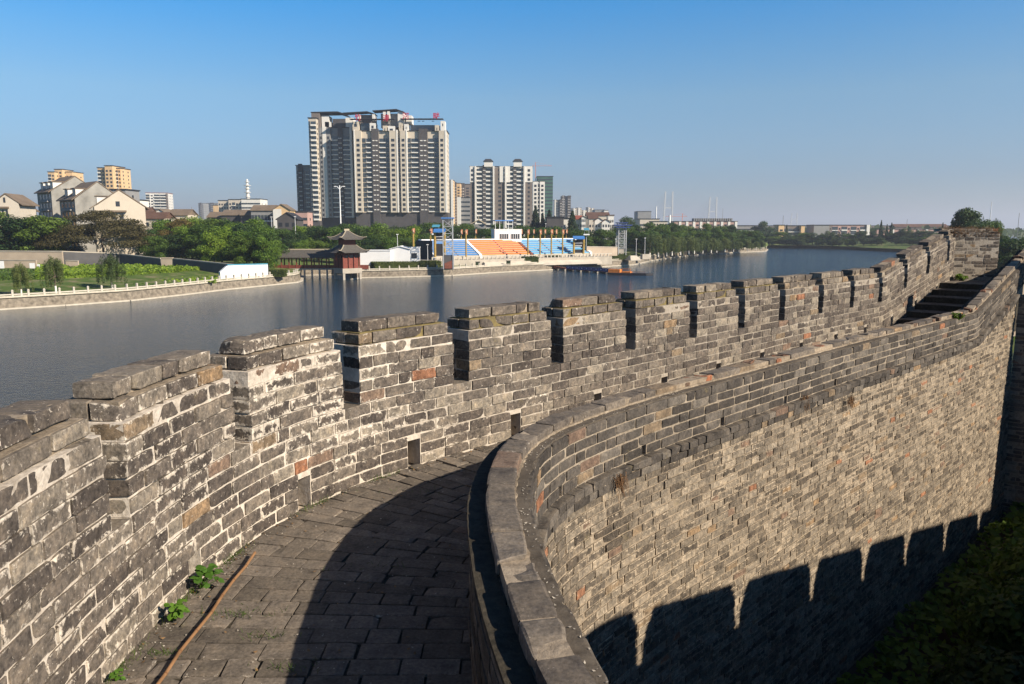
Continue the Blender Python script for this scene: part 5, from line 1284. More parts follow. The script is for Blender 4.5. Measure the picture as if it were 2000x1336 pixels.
# lattice towers
def lattice(px0, px1, ytop, ybase, Y, label, canm, shade_box):
    x0, _, zt = at_y(px0, ytop, Y); x1 = at_y(px1, ytop, Y)[0]; zb_ = at_y(px0, ybase, Y)[2]; W = x1 - x0; Hh = zt - zb_; t = empty('truss_tower', (x0, Y, zb_), rad(6), label, 'truss tower', 'steel truss towers by the river')
    for i, (a_, b_) in enumerate(((0, 0), (W, 0), (W, W), (0, W))): mb = MB(); mb.box(a_ - .13, a_ + .13, b_ - .13, b_ + .13, 0, Hh); mb.build('leg', 'steel', t)
    nz_ = 5; z0_ = Hh * (.30 if shade_box else .22); br = MB()
    for i in range(nz_ + 1):
        z = z0_ + (Hh - z0_ - .3) * i / nz_; z2 = z0_ + (Hh - z0_ - .3) * (i + 1) / nz_
        for (p_, q_) in (((0, 0), (W, 0)), ((W, 0), (W, W)), ((W, W), (0, W)), ((0, W), (0, 0))):
            br.bar((*p_, z), (*q_, z), .09)
            if i < nz_: m_ = ((p_[0] + q_[0]) / 2, (p_[1] + q_[1]) / 2); br.bar((*p_, z), (*m_, (z + z2) / 2), .06); br.bar((*q_, z), (*m_, (z + z2) / 2), .06); br.bar((*m_, (z + z2) / 2), (*p_, z2), .06); br.bar((*m_, (z + z2) / 2), (*q_, z2), .06)
    br.build('bracing', 'steel', t)
    mb = MB(); mb.box(-.5, W + .5, -.5, W + .5, Hh, Hh + .3); mb.build('canopy', canm, t)
    if shade_box:
        mb = MB(); mb.box(-.2, W + .2, .1, W, 0, z0_ - .3); mb.build('base_cabin', 'grey_render', t)
        mb = MB(); mb.hexa([(.3, -.1, .2), (W - .3, -.1, .2), (W - .3, .08, .2), (.3, .08, .2), (.3, -.1, 1.6), (W - .3, -.1, 2.4), (W - .3, .08, 2.4), (.3, .08, 1.6)]); mb.build('red_poster', 'rust', t)
    else:
        mb = MB(); mb.box(-1.8, W + 1.8, -1.2, W, Hh - .9, Hh - .5); mb.box(-1.2, W + 1.2, -1, W, Hh - 1.6, Hh - 1.3); mb.build('lamp_rack', 'dock_blue', t)
        mb = MB(); mb.box(-.3, W * .8, .3, W, 0, z0_ - .2); mb.build('base_cabin', 'concrete', t)
lattice(865, 884, 427, 526, 208, 'tall steel truss tower with blue canopy in front of the left seats', 'blue_sheet', True)
lattice(1209, 1224, 436, 498, 272, 'steel truss tower with dark blue lamp rack at the right end of the promenade', 'dock_blue', False)
# hedges, boxes, steps on the promenade
for px, py, w_, lb in ((1034, 516, 5.2, 'square dark hedge block left of the other on the promenade'), (1078, 513, 5.0, 'square dark hedge block at the head of the floating dock'), (1211, 508, 7.5, 'long hedge block below the right truss tower')):
    x, y = on_z(px, py, -8.66); hedge((x, y + 0.6, -8.66), w_, 3.2, 2.3, GANG * .35, lb, 'leaf_dark')
for px, py, lb in ((933, 521, 'first dark green cabinet from the left truss tower on the promenade'), (993, 518.5, 'dark green cabinet on the promenade left of the hedge blocks'), (1125, 512, 'dark green cabinet on the promenade right of the hedge blocks'), (1162, 509.5, 'dark green cabinet on the promenade nearest the right truss tower')):
    x, y = on_z(px, py, -8.66); t = empty('utility_cabinet', (x, y, -8.66), GANG * .5, lb, 'cabinet', 'dark cabinets on the promenade')
    mb = MB(); mb.box(-.55, .55, -.4, .4, .1, 1.35); mb.build('cabinet_body', 'leaf_conifer', t); mb = MB(); mb.box(-.65, .65, -.5, .5, 1.35, 1.5); mb.build('cabinet_top', 'tile_grey', t); mb = MB(); mb.box(-.45, .45, -.3, .3, 0, .1); mb.build('plinth', 'concrete', t)
x, y, z = at_y(856, 512, 219)
x, y = on_z(955, 511.5, -8.66); sc_ = empty('stone_sculpture', (x, y, -8.5), GANG, 'small white sculpture leaning against the terrace wall', 'sculpture')
mb = MB(); mb.hexa([(-2.0, 0, 0), (-1.0, 0, 0), (-1.0, .6, 0), (-2.0, .6, 0), (-.3, 0, 1.9), (.3, 0, 1.9), (.3, .6, 1.9), (-.3, .6, 1.9)]); mb.build('left_wing', 'white_stone', sc_); mb = MB(); mb.hexa([(-.6, 0, 0), (1.9, 0, 0), (1.9, .6, 0), (-.6, .6, 0), (.0, 0, 1.3), (.5, 0, 1.5), (.5, .6, 1.5), (.0, .6, 1.3)]); mb.build('right_wing', 'white_stone', sc_)
wall_px('low_building', (1146, 481, 494, 262), (1206, 482, 494, 270), 3, 'beige_render', 'long low pale green building between the gate frame and the right truss tower', 'building', 'concrete')
st_ = empty('riverside_steps', (*on_z(1232, 509, -8.66), -8.66), rad(24), 'pale stone steps beside the right hedge block', 'steps')
for i in range(5): mb = MB(); mb.box(0 + i * .35, 4.2, i * .6, 4.2, 0 if i == 0 else i * .32, (i + 1) * .32); mb.build('step', 'white_stone', st_)
quadwall('parapet_block', at_y(1255, 500, 282)[:2], at_y(1270, 500, 284)[:2], -8.7, -6.9, 1.2, 'concrete', 'grey concrete block at the start of the willow row', 'block')
# lamps
def lamp(px, ytop, ybase, Y, label, arms=1, group='lamp posts on the far bank', r=.09, globe=True):
    x, y, zt = at_y(px, ytop, Y); zb_ = at_y(px, ybase, Y)[2]; hh = zt - zb_; t = empty('lamp_post', (x, y, zb_), 0, label, 'lamp post', group)
    mb = MB(); mb.bar((0, 0, -.5), (0, 0, hh), r, n=6, r2=r * .7); mb.build('pole', 'painted_white', t)
    for s in ((-1, 1) if arms == 2 else (1,)):
        mb = MB()
        if arms == 2: L = hh * .07; mb.bar((0, 0, hh * .9), (s * L, 0, hh * .97), r * .6); mb.bar((s * L, 0, hh * .97), (s * L * 1.9, 0, hh * .975), r * .6); mb.build('arm', 'painted_white', t)
        mb = MB(); mb.box(s * (hh * .13 if arms == 2 else 0) - .3, s * (hh * .13 if arms == 2 else 0) + .3, -.2, .2, hh * (.965 if arms == 2 else 1) - .08, hh * (.965 if arms == 2 else 1) + .12); mb.build('lamp_head', 'painted_white', t)
lamp(663, 362, 434, 300, 'very tall white twin-armed lamp post in front of the main tower block', 2, r=.28)
for px, a_, b_, Y, lb in ((776, 458, 508, 222, 'white lamp post beside the tall narrow white shed'), (835, 478, 506, 222, 'short white lamp post beside the left blue seats'), (1203, 467, 494, 272, 'white lamp post just left of the right truss tower'), (1243, 467, 497, 285, 'plain white post right of the right truss tower'), (1260, 465, 498, 285, 'lamp post with a crosshead at the start of the willow row'), (576, 423, 470, 262, 'thin pale lamp post above the trees near the main tower'), (530, 424, 470, 262, 'thin pale lamp post above the trees left of the main tower'), (1230, 383, 430, 520, 'tall lamp mast beside the second tower block'), (1066, 437, 460, 330, 'short lamp post in the trees behind the grandstand')):
    if px == 1230: px = 1100
    lamp(px, a_, b_, Y, lb)
# floating dock
s0 = Vector((*on_z(1076, 526, WATER), 0)); s1 = Vector((*on_z(1222, 536.5, WATER), 0)); dd = (s1 - s0); LD = dd.length; dd.normalize(); da = math.atan2(dd.y, dd.x)
dk = empty('floating_dock', (s0.x, s0.y, WATER), da, 'long floating dock with blue panels ending in an orange work deck', 'dock')
mb = MB(); mb.box(0, LD, -.9, .9, .35, .6); mb.build('deck', 'rust', dk)
n_ = 9
for i in range(n_): u = LD * (i + .5) / n_; mb = MB(); mb.bar((u, -1.2, .05), (u, 1.2, .05), .42, n=8); mb.build('float', 'white_stone' if i % 2 else 'tile_grey', dk)
u = LD * .26; k_ = 0
while u < LD - 2: mb = MB(); mb.box(u, u + 2.1, -1.0, -.9, .55, 1.55); p_ = mb.build('side_panel', 'dock_blue', dk); mb = MB(); mb.box(u + .85, u + 1.2, -1.04, -1.0, .95, 1.2); mb.build('panel_mark', 'painted_white', p_); u += 2.2
mb = MB(); mb.hexa([(LD * .02, -.95, .55), (LD * .25, -.95, .55), (LD * .25, .9, .55), (LD * .02, .9, .55), (LD * .02, -.95, 1.5), (LD * .25, -.95, .75), (LD * .25, -.85, .75), (LD * .02, -.85, 1.5)]); mb.build('gangway_side', 'rust', dk)
bg_ = empty('work_barge', (s1.x, s1.y, WATER), da * .4, 'small dark barge with an orange deck cabin moored at the end of the dock', 'barge')
mb = MB(); mb.prism([(-5, -1.4), (6.2, -1.4), (7.8, 0), (6.2, 1.6), (-5, 1.6)], -.3, .55); mb.build('hull', 'dark_panel', bg_)
mb = MB(); mb.box(-4.8, -1.5, -1.2, 1.2, .56, 1.5); mb.build('orange_box', 'dock_orange', bg_)
mb = MB(); mb.box(-.9, 1.6, -1.2, 1.2, .56, .95); mb.box(-.9, -.7, -1.2, -1, .95, 1.8); mb.box(1.4, 1.6, -1.2, -1, .95, 1.8); mb.box(-.9, 1.6, -1.2, -1.05, 1.6, 1.75); mb.build('orange_frame', 'dock_orange', bg_)
mb = MB(); 
for i in range(7): mb.bar((2 + i * .6, -1.35, .55), (2 + i * .6, -1.35, 1.0), .05)
mb.bar((2, -1.35, 1.0), (5.8, -1.35, 1.0), .05); mb.build('deck_rail', 'rust', bg_)
# ------------------------------------------------------------------ BUILDINGS
BASE = -7.0
for nm, c, v in (('wall_beige', (0.52, 0.46, 0.375), .08), ('wall_white', (0.68, 0.66, 0.62), .06), ('wall_charcoal', (0.075, 0.070, 0.072), .15), ('wall_brown', (0.17, 0.145, 0.13), .12), ('wall_grey', (0.24, 0.24, 0.24), .12),
                 ('wall_tan', (0.62, 0.43, 0.24), .08), ('wall_pink', (0.42, 0.27, 0.235), .1), ('wall_net', (0.055, 0.13, 0.10), .15), ('wall_stained', (0.26, 0.25, 0.225), .35), ('wall_cream', (0.54, 0.48, 0.40), .08),
                 ('roof_tile', (0.17, 0.13, 0.095), .2), ('roof_red', (0.24, 0.07, 0.045), .2), ('roof_brown', (0.11, 0.062, 0.045), .2), ('roof_dark', (0.03, 0.032, 0.04), .2), ('sign_red', (0.42, 0.01, 0.05), .05)):
    plain(nm, c, 0.85, v, 0.25)
plain('glass_blue', (0.045, 0.06, 0.075), 0.12, 0.5, .35, 0, .7)
def inst(name, me, parent, loc, sc=(1, 1, 1)):
    o = link(name, me, parent, True); o.location = loc; o.scale = sc; return o
UNIT = {}
def unit(mat):
    if mat not in UNIT: mb = MB(); mb.box(0, 1, 0, 1, 0, 1); UNIT[mat] = mb.mesh('unit_' + mat, mat)
    return UNIT[mat]
def pieces(name, boxes, mat, parent, cap=100):
    """each box (x0,x1,y0,y1,z0,z1) a part of its own; past the cap the rest is one part"""
    boxes = sorted(boxes, key=lambda b: -(b[1] - b[0]) * (b[5] - b[4]))
    for b in boxes[:cap]: inst(name, unit(mat), parent, (b[0], b[2], b[4]), (b[1] - b[0], b[3] - b[2], b[5] - b[4]))
    if len(boxes) > cap:
        mb = MB()
        for b in boxes[cap:]: mb.box(*b)
        o = mb.build(name + '_remainder', mat, parent); o['kind'] = 'stuff'
def bld(px0, px1, ytop, Y, dep, label, wall='wall_beige', bays=None, st=2.95, name='apartment_block', cat='apartment block', group=None, rz=0, base=BASE, podium=0, roof='slab', roofm='roof_dark', side=True, cap=100, top_clear=0, right_px=None, par=1.0, crown=None, wall2=None, split=0.0):
    x0, _, zt = at_y(px0, ytop, Y); x1 = at_y(px1, ytop, Y)[0]; W = (x1 - x0) / math.cos(rz); Hh = zt - base
    t = empty(name, (x0, Y, base), rz, label, cat, group)
    mb = MB()
    if wall2: mb.box(0, W, 0, dep, -1, Hh * split); mb.build('lower_wall', wall2, t); mb = MB(); mb.box(0, W, 0, dep, Hh * split, Hh)
    else: mb.box(0, W, 0, dep, -1, Hh)
    mb.build('wall', wall, t)
    if podium: mb = MB(); mb.box(-.3, W + .3, -.3, dep, -1, podium); mb.build('podium', 'wall_charcoal', t)
    if roof == 'slab': mb = MB(); mb.box(-.4, W + .4, -.4, dep + .4, Hh, Hh + .5); mb.build('roof', roofm, t)
    elif roof == 'gable':
        mb = MB(); hh = W * .32
        mb.poly([(0, 0, Hh), (W, 0, Hh), (W / 2, 0, Hh + hh)]); mb.poly([(W, dep, Hh), (0, dep, Hh), (W / 2, dep, Hh + hh)]); mb.build('gable', wall, t)
        mb = MB()
        for q0, za, q1, zb_ in ((-.5, Hh - .3, W / 2, Hh + hh), (W / 2, Hh + hh, W + .5, Hh - .3)): mb.hexa([(q0, -.4, za), (q1, -.4, zb_), (q1, dep + .4, zb_), (q0, dep + .4, za), (q0, -.4, za + .25), (q1, -.4, zb_ + .25), (q1, dep + .4, zb_ + .25), (q0, dep + .4, za + .25)])
        mb.build('roof', roofm, t)
    elif roof == 'ridge':       # ridge along the front
        mb = MB(); hh = dep * .22
        for q0, za, q1, zb_ in ((-.5, Hh - .2, dep / 2, Hh + hh), (dep / 2, Hh + hh, dep + .5, Hh - .2)): mb.hexa([(-.4, q0, za), (W + .4, q0, za), (W + .4, q1, zb_), (-.4, q1, zb_), (-.4, q0, za + .25), (W + .4, q0, za + .25), (W + .4, q1, zb_ + .25), (-.4, q1, zb_ + .25)])
        mb.poly([(W, 0, Hh), (W, dep, Hh), (W, dep / 2, Hh + hh)]); mb.poly([(0, dep, Hh), (0, 0, Hh), (0, dep / 2, Hh + hh)]); mb.build('roof', [roofm], t)
    wins, bal, glz, led, rec = [], [], [], [], []
    if bays:
        tot = sum(b[0] for b in bays); x = 0; n = int((Hh - top_clear - podium - .5) / st)
        for bw, kd in bays:
            w_ = bw / tot * W; a_, b_ = x, x + w_; x = b_
            if kd == 'p': mb = MB(); mb.box(a_ + .1, b_ - .1, -1.6 * par, .02, -1, Hh + 1.2); mb.build('dark_pier', 'wall_charcoal', t)
            if kd == 'q': mb = MB(); mb.box(a_ + .1, b_ - .1, -1.1 * par, .02, -1, Hh - .6); mb.build('brown_pier', 'wall_brown', t)
            if kd == 's': mb = MB(); mb.box(a_, b_, -2.6 * par, .02, podium, Hh + .4); mb.build('white_fin', 'wall_white', t)
            if kd == 'W': mb = MB(); mb.box(a_, b_, -2.4 * par, .02, podium, Hh); mb.build('window_bay', wall, t)
            for i in range(n):
                z = podium + .4 + i * st; c = (a_ + b_) / 2
                if kd == 'w': wins.append((c - w_ * .27, c + w_ * .27, -.08, .05, z + .7, z + 2.2))
                elif kd == 'W': wins.append((c - min(w_ * .24, 1.2), c + min(w_ * .24, 1.2), -2.4 * par - .08, -2.4 * par + .05, z + .6, z + 2.2))
                elif kd in 'bB': rec.append((a_ + .15, b_ - .15, -.06, .03, z + .15, z + st - .3)); bal.append((a_ + .15, b_ - .15, -1.2 * par, 0, z - .15, z + .85 if kd == 'B' else z + .45))
                elif kd == 'g': glz.append((a_ + .15, b_ - .15, -.35, .03, z + .45, z + st - .2))
                elif kd == 'p': led += [(c - w_ * .34, c - w_ * .06, -1.6 * par - .25, -1.6 * par, z + .9, z + 1.5), (c + w_ * .06, c + w_ * .34, -1.6 * par - .25, -1.6 * par, z + .9, z + 1.5)]
                elif kd == 'q': wins.append((c - w_ * .14, c + w_ * .14, -1.1 * par - .06, -1.1 * par + .02, z + .8, z + 2.1))
                elif kd == 'r': glz.append((a_ + .1, b_ - .1, -.1, .03, z + .9, z + 2.2))
    if side:     # windows in the right-hand end
        n = int((Hh - podium - .5) / st)
        for i in range(n):
            for q in range(max(1, int(dep / 7))): yy = dep * (q + .5) / max(1, int(dep / 7)); wins.append((W - .03, W + .06, yy - .7, yy + .7, podium + .4 + i * st + .8, podium + .4 + i * st + 2.1))
    pieces('window', wins, 'window_dark', t, cap); pieces('balcony', bal, 'wall_white', t, cap); pieces('balcony_opening', rec, 'glass_blue', t, cap); pieces('glazed_bay', glz, 'glass_blue', t, cap); pieces('air_conditioner_ledge', led, 'wall_white', t, cap)
    return t, W, Hh
# --- main high-rise
YB = 475.0; m_ = YB / 1500
def zpx(y, Y=YB): return at_y(1000, y, Y)[2] - BASE
tw_, W, Hh = bld(692, 872, 256, YB, 17, 'very tall beige and charcoal residential tower block with red characters on its roof', 'wall_beige',
    [(2, 's'), (12, 'W'), (8, 'g'), (11, 'b'), (14, 'p'), (13, 'b'), (8, 'g'), (13, 'W'), (2.5, 's'), (5, 'g'), (11, 'W'), (2, 's'), (7, 'g'), (15, 'b'), (17, 'p'), (12, 'b'), (10, 'g'), (11, 'W'), (3, 's')], st=2.92, podium=19.0, name='high_rise_tower', cat='tower block', top_clear=3)
def X_(px, Y=YB): return at_y(px, 400, Y)[0] - at_y(692, 256, YB)[0]
def tb(name, px0, px1, y0, y1, f, bk, mat, parent=tw_):
    mb = MB(); mb.box(X_(px0), X_(px1), f, bk, zpx(y1), zpx(y0)); return mb.build(name, mat, parent)
for i, (a_, b_, y0) in enumerate(((694, 706, 238), (727, 738, 241), (752, 760, 246), (762, 775, 247), (783, 790, 240), (793, 801, 243), (852, 860, 245), (863, 871.5, 237))): tb('penthouse_bay', a_, b_, y0, 256, -1.5, 6, 'wall_white' if i % 2 else 'wall_beige'); tb('penthouse_window', a_ + 3.5, b_ - 3.5, y0 + 5, y0 + 10, -1.6, -1.4, 'window_dark')
tb('penthouse_block', 708, 726, 240, 256, 1, 8, 'glass_blue'); tb('penthouse_block', 803, 850, 243, 256, 3, 9, 'wall_grey')
tb('roof_plate', 689, 774, 232.8, 233.8, -2.2, 2, 'roof_dark'); tb('roof_plate', 786, 868, 232.2, 233.4, -2.2, 2, 'roof_dark')
tb('penthouse_core', 746, 790, 220, 248, 4, 15, 'wall_grey'); tb('penthouse_core', 780, 792, 217, 248, 1, 12, 'wall_white'); tb('penthouse_core', 795, 806, 224, 240, 3, 12, 'wall_white'); tb('penthouse_core', 700, 732, 222, 240, 5, 15, 'wall_brown')
for px, y0 in ((703, 224), (731, 223), (752, 218), (760, 217), (845, 236), (826, 236), (818, 236)): tb('roof_post', px, px + 5, y0, 236, .5, 3, 'wall_white')
def roofplate(pxa, pxb, ya, yb, f, bk, drop, parent=tw_):
    mb = MB(); x0, x1, xm = X_(pxa), X_(pxb), X_(pxa) * .25 + X_(pxb) * .75; z0, z1 = zpx(ya), zpx(yb)
    mb.hexa([(x0, f, z0), (xm, f, z1), (xm, bk, z1), (x0, bk, z0), (x0, f, z0 + .5), (xm, f, z1 + .5), (xm, bk, z1 + .5), (x0, bk, z0 + .5)]); mb.hexa([(xm, f, z1), (x1, f, z1 - drop), (x1, bk, z1 - drop), (xm, bk, z1), (xm, f, z1 + .5), (x1, f, z1 - drop + .5), (x1, bk, z1 - drop + .5), (xm, bk, z1 + .5)]); mb.build('roof_wing', 'roof_dark', parent)
roofplate(674, 737, 221.0, 218.3, 1, 9, 1.6); roofplate(732, 793, 217.2, 214.3, 0, 9, 1.6)
for ch, px, yb in (('竹', 706, 236), ('漫', 759.5, 237), ('河', 797, 233), ('畔', 855.5, 233)):
    cu = bpy.data.curves.new('sign_character', 'FONT'); cu.body = ch; cu.size = 4.1; cu.extrude = .2; cu.offset = .05; cu.align_x = 'CENTER'
    tmp = bpy.data.objects.new('tmp', cu); COL.objects.link(tmp); bpy.context.view_layer.update()
    me = bpy.data.meshes.new_from_object(tmp.evaluated_get(bpy.context.evaluated_depsgraph_get())); bpy.data.objects.remove(tmp)
    me.materials.clear(); me.materials.append(MATS['sign_red']); o = link('sign_character', me, tw_, True)
    o.location = (X_(px), -3.2, zpx(yb)); o.rotation_euler = (math.pi / 2, 0, 0)
# shaded wing set back on the left
tA, W2, H2 = bld(616, 694, 250, YB + 13, 17, 'shaded left wing of the tallest tower, dark glazed balconies and pale fins', 'wall_grey', [(9, 'g'), (6, 'W'), (7, 's'), (8, 'W'), (14, 'b'), (9, 'p'), (15, 'b'), (4, 's'), (6, 'g')], st=2.92, podium=16, name='high_rise_tower', cat='tower block', top_clear=3, side=False)
def X2(px): return at_y(px, 400, YB + 13)[0] - at_y(616, 250, YB + 13)[0]
for a_, b_, y0, y1, mt in ((616, 632, 222, 250, 'wall_brown'), (634, 648, 226, 250, 'wall_white'), (655, 680, 232, 250, 'wall_charcoal'), (680, 694, 230, 250, 'wall_white'), (640, 652, 238, 250, 'wall_white')):
    mb = MB(); mb.box(X2(a_), X2(b_), 0 if a_ > 630 else -2, 9, zpx(y1, YB + 13), zpx(y0, YB + 13)); mb.build('penthouse_block', mt, tA)
mb = MB(); x0, x1 = X2(615), X2(682); z0, z1 = zpx(221, YB + 13), zpx(220, YB + 13); mb.hexa([(x0, -2, z0), (x1 - 5, -2, z1), (x1 - 5, 12, z1), (x0, 12, z0), (x0, -2, z0 + .5), (x1 - 5, -2, z1 + .5), (x1 - 5, 12, z1 + .5), (x0, 12, z0 + .5)]); mb.hexa([(x1 - 5, -2, z1), (x1, -2, z1 - 1.5), (x1, 12, z1 - 1.5), (x1 - 5, 12, z1), (x1 - 5, -2, z1 + .5), (x1, -2, z1 - 1), (x1, 12, z1 - 1), (x1 - 5, 12, z1 + .5)]); mb.build('roof_wing', 'roof_dark', tA)
bld(602, 617, 231, YB - 3, 5, 'narrow beige end wing with bumpy balconies at the left of the tallest tower', 'wall_beige', [(3, 'g'), (8, 'B')], st=2.92, podium=14, name='high_rise_tower', cat='tower block', rz=0)
bld(578, 604, 324, YB + 30, 20, 'lower dark grey tower block standing behind the left end of the tallest tower', 'wall_grey', [(5, 'g'), (8, 'p'), (5, 'g'), (8, 'b')], st=2.92, podium=8, name='high_rise_tower', cat='tower block', side=False)
# --- second tower
t2, W, Hh = bld(918, 1040, 326, 530, 16, 'second tower block, white upper storeys over brown-grey with two small roof pavilions', 'wall_white', [(9, 'q'), (3, 's'), (12, 'B'), (6, 'p'), (14, 'B'), (3, 's'), (20, 'q'), (3, 's'), (13, 'B'), (6, 'p'), (14, 'B'), (3, 's'), (14, 'q')], st=2.9, podium=0, name='high_rise_tower', cat='tower block', par=.8, roofm='roof_dark')
for px in (954, 1011):
    xa = at_y(px - 8, 400, 530)[0] - at_y(918, 326, 530)[0]; mb = MB(); mb.box(xa, xa + 5.6, -2, 5, Hh, Hh + 3.5); mb.build('roof_pavilion', 'wall_white', t2)
    mb = MB(); mb.hexa([(xa - .6, -2.6, Hh + 3.5), (xa + 6.2, -2.6, Hh + 3.5), (xa + 6.2, 5.6, Hh + 3.5), (xa - .6, 5.6, Hh + 3.5), (xa + 1, -1, Hh + 5.2), (xa + 4.6, -1, Hh + 5.2), (xa + 4.6, 4, Hh + 5.2), (xa + 1, 4, Hh + 5.2)]); mb.build('pavilion_roof', 'roof_dark', t2)
zt_ = Hh - 10.2
for f0, f1 in ((0, .075), (.475, .64), (.885, 1)):
    mb = MB(); mb.box(W * f0 - .05, W * f1 + .05, -1.3, .1, zt_, Hh + .3); mb.build('white_upper_wall', 'wall_white', t2)
    for i in range(3): mb = MB(); c = W * (f0 + f1) / 2; mb.box(c - .8, c + .8, -1.4, -1.25, zt_ + 1 + i * 3, zt_ + 2.6 + i * 3); mb.build('window', 'window_dark', t2)
bld(1041, 1064, 355, 560, 14, 'narrow white and brown block joined to the right side of the second tower', 'wall_white', [(9, 'W'), (4, 'b'), (9, 'W')], st=2.9, par=.5, wall2='wall_brown', split=.62)
bld(1049, 1080, 345, 760, 20, 'tower under construction wrapped in green netting', 'wall_net', [(1, 'r')], st=3.4, name='unfinished_tower', cat='tower block')
bld(872, 885, 352, 800, 22, 'slim orange-beige tower just right of the tallest tower', 'wall_tan', [(2, 'w'), (1, 's')], st=3, cat='tower block', name='high_rise_tower'); bld(881, 899, 358, 840, 22, 'second slim orange-beige tower, behind the slimmer one', 'wall_tan', [(2, 'w'), (1, 'p'), (2, 'w')], st=3, cat='tower block', name='high_rise_tower')
bld(898, 918, 360, 860, 22, 'hazy grey-brown tower left of the second tower block', 'wall_brown', [(1, 'p'), (1, 'w')], st=3, cat='tower block', name='high_rise_tower'); bld(893, 918, 386, 640, 18, 'low grey office block with ribbon windows beside the second tower', 'wall_grey', [(2, 's'), (5, 'r')], st=3.6, name='office_block', cat='office block')
bld(1083, 1098, 391, 900, 20, 'left grey high-rise of the pair right of the green netted tower', 'wall_grey', [(1, 's'), (3, 'g'), (2, 'p')], st=3, cat='tower block', name='high_rise_tower'); bld(1097, 1115, 384, 930, 20, 'right dark grey high-rise of the pair right of the green netted tower', 'wall_brown', [(3, 'p'), (2, 'g'), (3, 'p')], st=3, cat='tower block', name='high_rise_tower')
for i, (a_, b_, y_) in enumerate(((1106, 1116, 412), (1117, 1126, 407), (1126, 1136, 406), (1136, 1146, 411), (1147, 1153, 405), (1153, 1161, 407))): bld(a_, b_, y_, 1500 + i * 8, 30, 'one of the pale beige blocks in the distant cluster above the brown roofs', 'wall_cream', [(1, 'w'), (1, 's'), (1, 'w')], st=3.4, group='distant pale beige blocks', cap=40, side=False)
bld(1162, 1181, 410, 1100, 40, 'distant blue-grey block right of the pale beige cluster', 'wall_grey', [(1, 'r')], st=3.6); bld(1180, 1188, 411, 1090, 30, 'distant small white block beside the blue-grey block', 'wall_white', [(1, 'w')], st=3.6)
# villas with brown roofs, dark hall
for a_, b_, y_, Y, lb, wm, rm, rf in ((1122, 1137, 428, 450, 'white house with a bright red tiled roof right of the dark hall', 'wall_cream', 'roof_red', 'ridge'), (1136, 1144, 425, 446, 'narrow white gabled house beside the red-roofed one', 'wall_white', 'roof_brown', 'gable'), (1150, 1168, 427, 470, 'brown-roofed house left of the pale villas', 'wall_cream', 'roof_brown', 'ridge'),
                                   (1162, 1178, 431, 450, 'pale villa with stepped gables under a brown roof', 'wall_white', 'roof_brown', 'gable'), (1176, 1192, 434, 445, 'lowest pale villa under the brown roofs, nearest the truss tower', 'wall_white', 'roof_brown', 'gable'), (1146, 1190, 421, 500, 'long brown tiled roof behind the pale villas', 'wall_cream', 'roof_brown', 'ridge'), (1188, 1199, 421, 480, 'white tower house at the right end of the villas', 'wall_white', 'roof_brown', 'slab')):
    bld(a_, b_, y_, Y, 9, lb, wm, [(1, 'w'), (1, 'w'), (1, 'w')], st=3, name='villa', cat='house', roof=rf, roofm=rm, cap=30, group='houses with brown and red roofs')
bld(1068, 1101, 425, 380, 12, 'dark flat-roofed hall in front of the conifers', 'wall_charcoal', [(1, 'w')] * 5, st=4, name='hall', cat='hall'); bld(1100, 1111, 427, 384, 10, 'small white annex at the right of the dark flat-roofed hall', 'wall_white', None, name='annex', cat='building')
pv = empty('white_roof_gable', (at_y(935, 432, 330)[0], 330, at_y(935, 432, 330)[2] - 8), 0, 'pale upturned pavilion roof showing above the trees below the second tower', 'pavilion'); zz = 8
mb = MB()
for s in (-1, 1):
    mb.hexa([(0, -3, zz + .4), (s * 3.2, -3, zz - 1.4), (s * 3.2, 3, zz - 1.4), (0, 3, zz + .4), (0, -3, zz + .75), (s * 3.2, -3, zz - 1.05), (s * 3.2, 3, zz - 1.05), (0, 3, zz + .75)][::1])
mb.build('roof', 'ridge_cream', pv); mb = MB(); mb.bar((0, 0, zz), (0, 0, zz + 2), .15); mb.build('finial', 'ridge_cream', pv)
mb = MB(); mb.box(-2.6, 2.6, -2, 2, 0, zz - 1.3); mb.build('walls', 'wall_grey', pv)
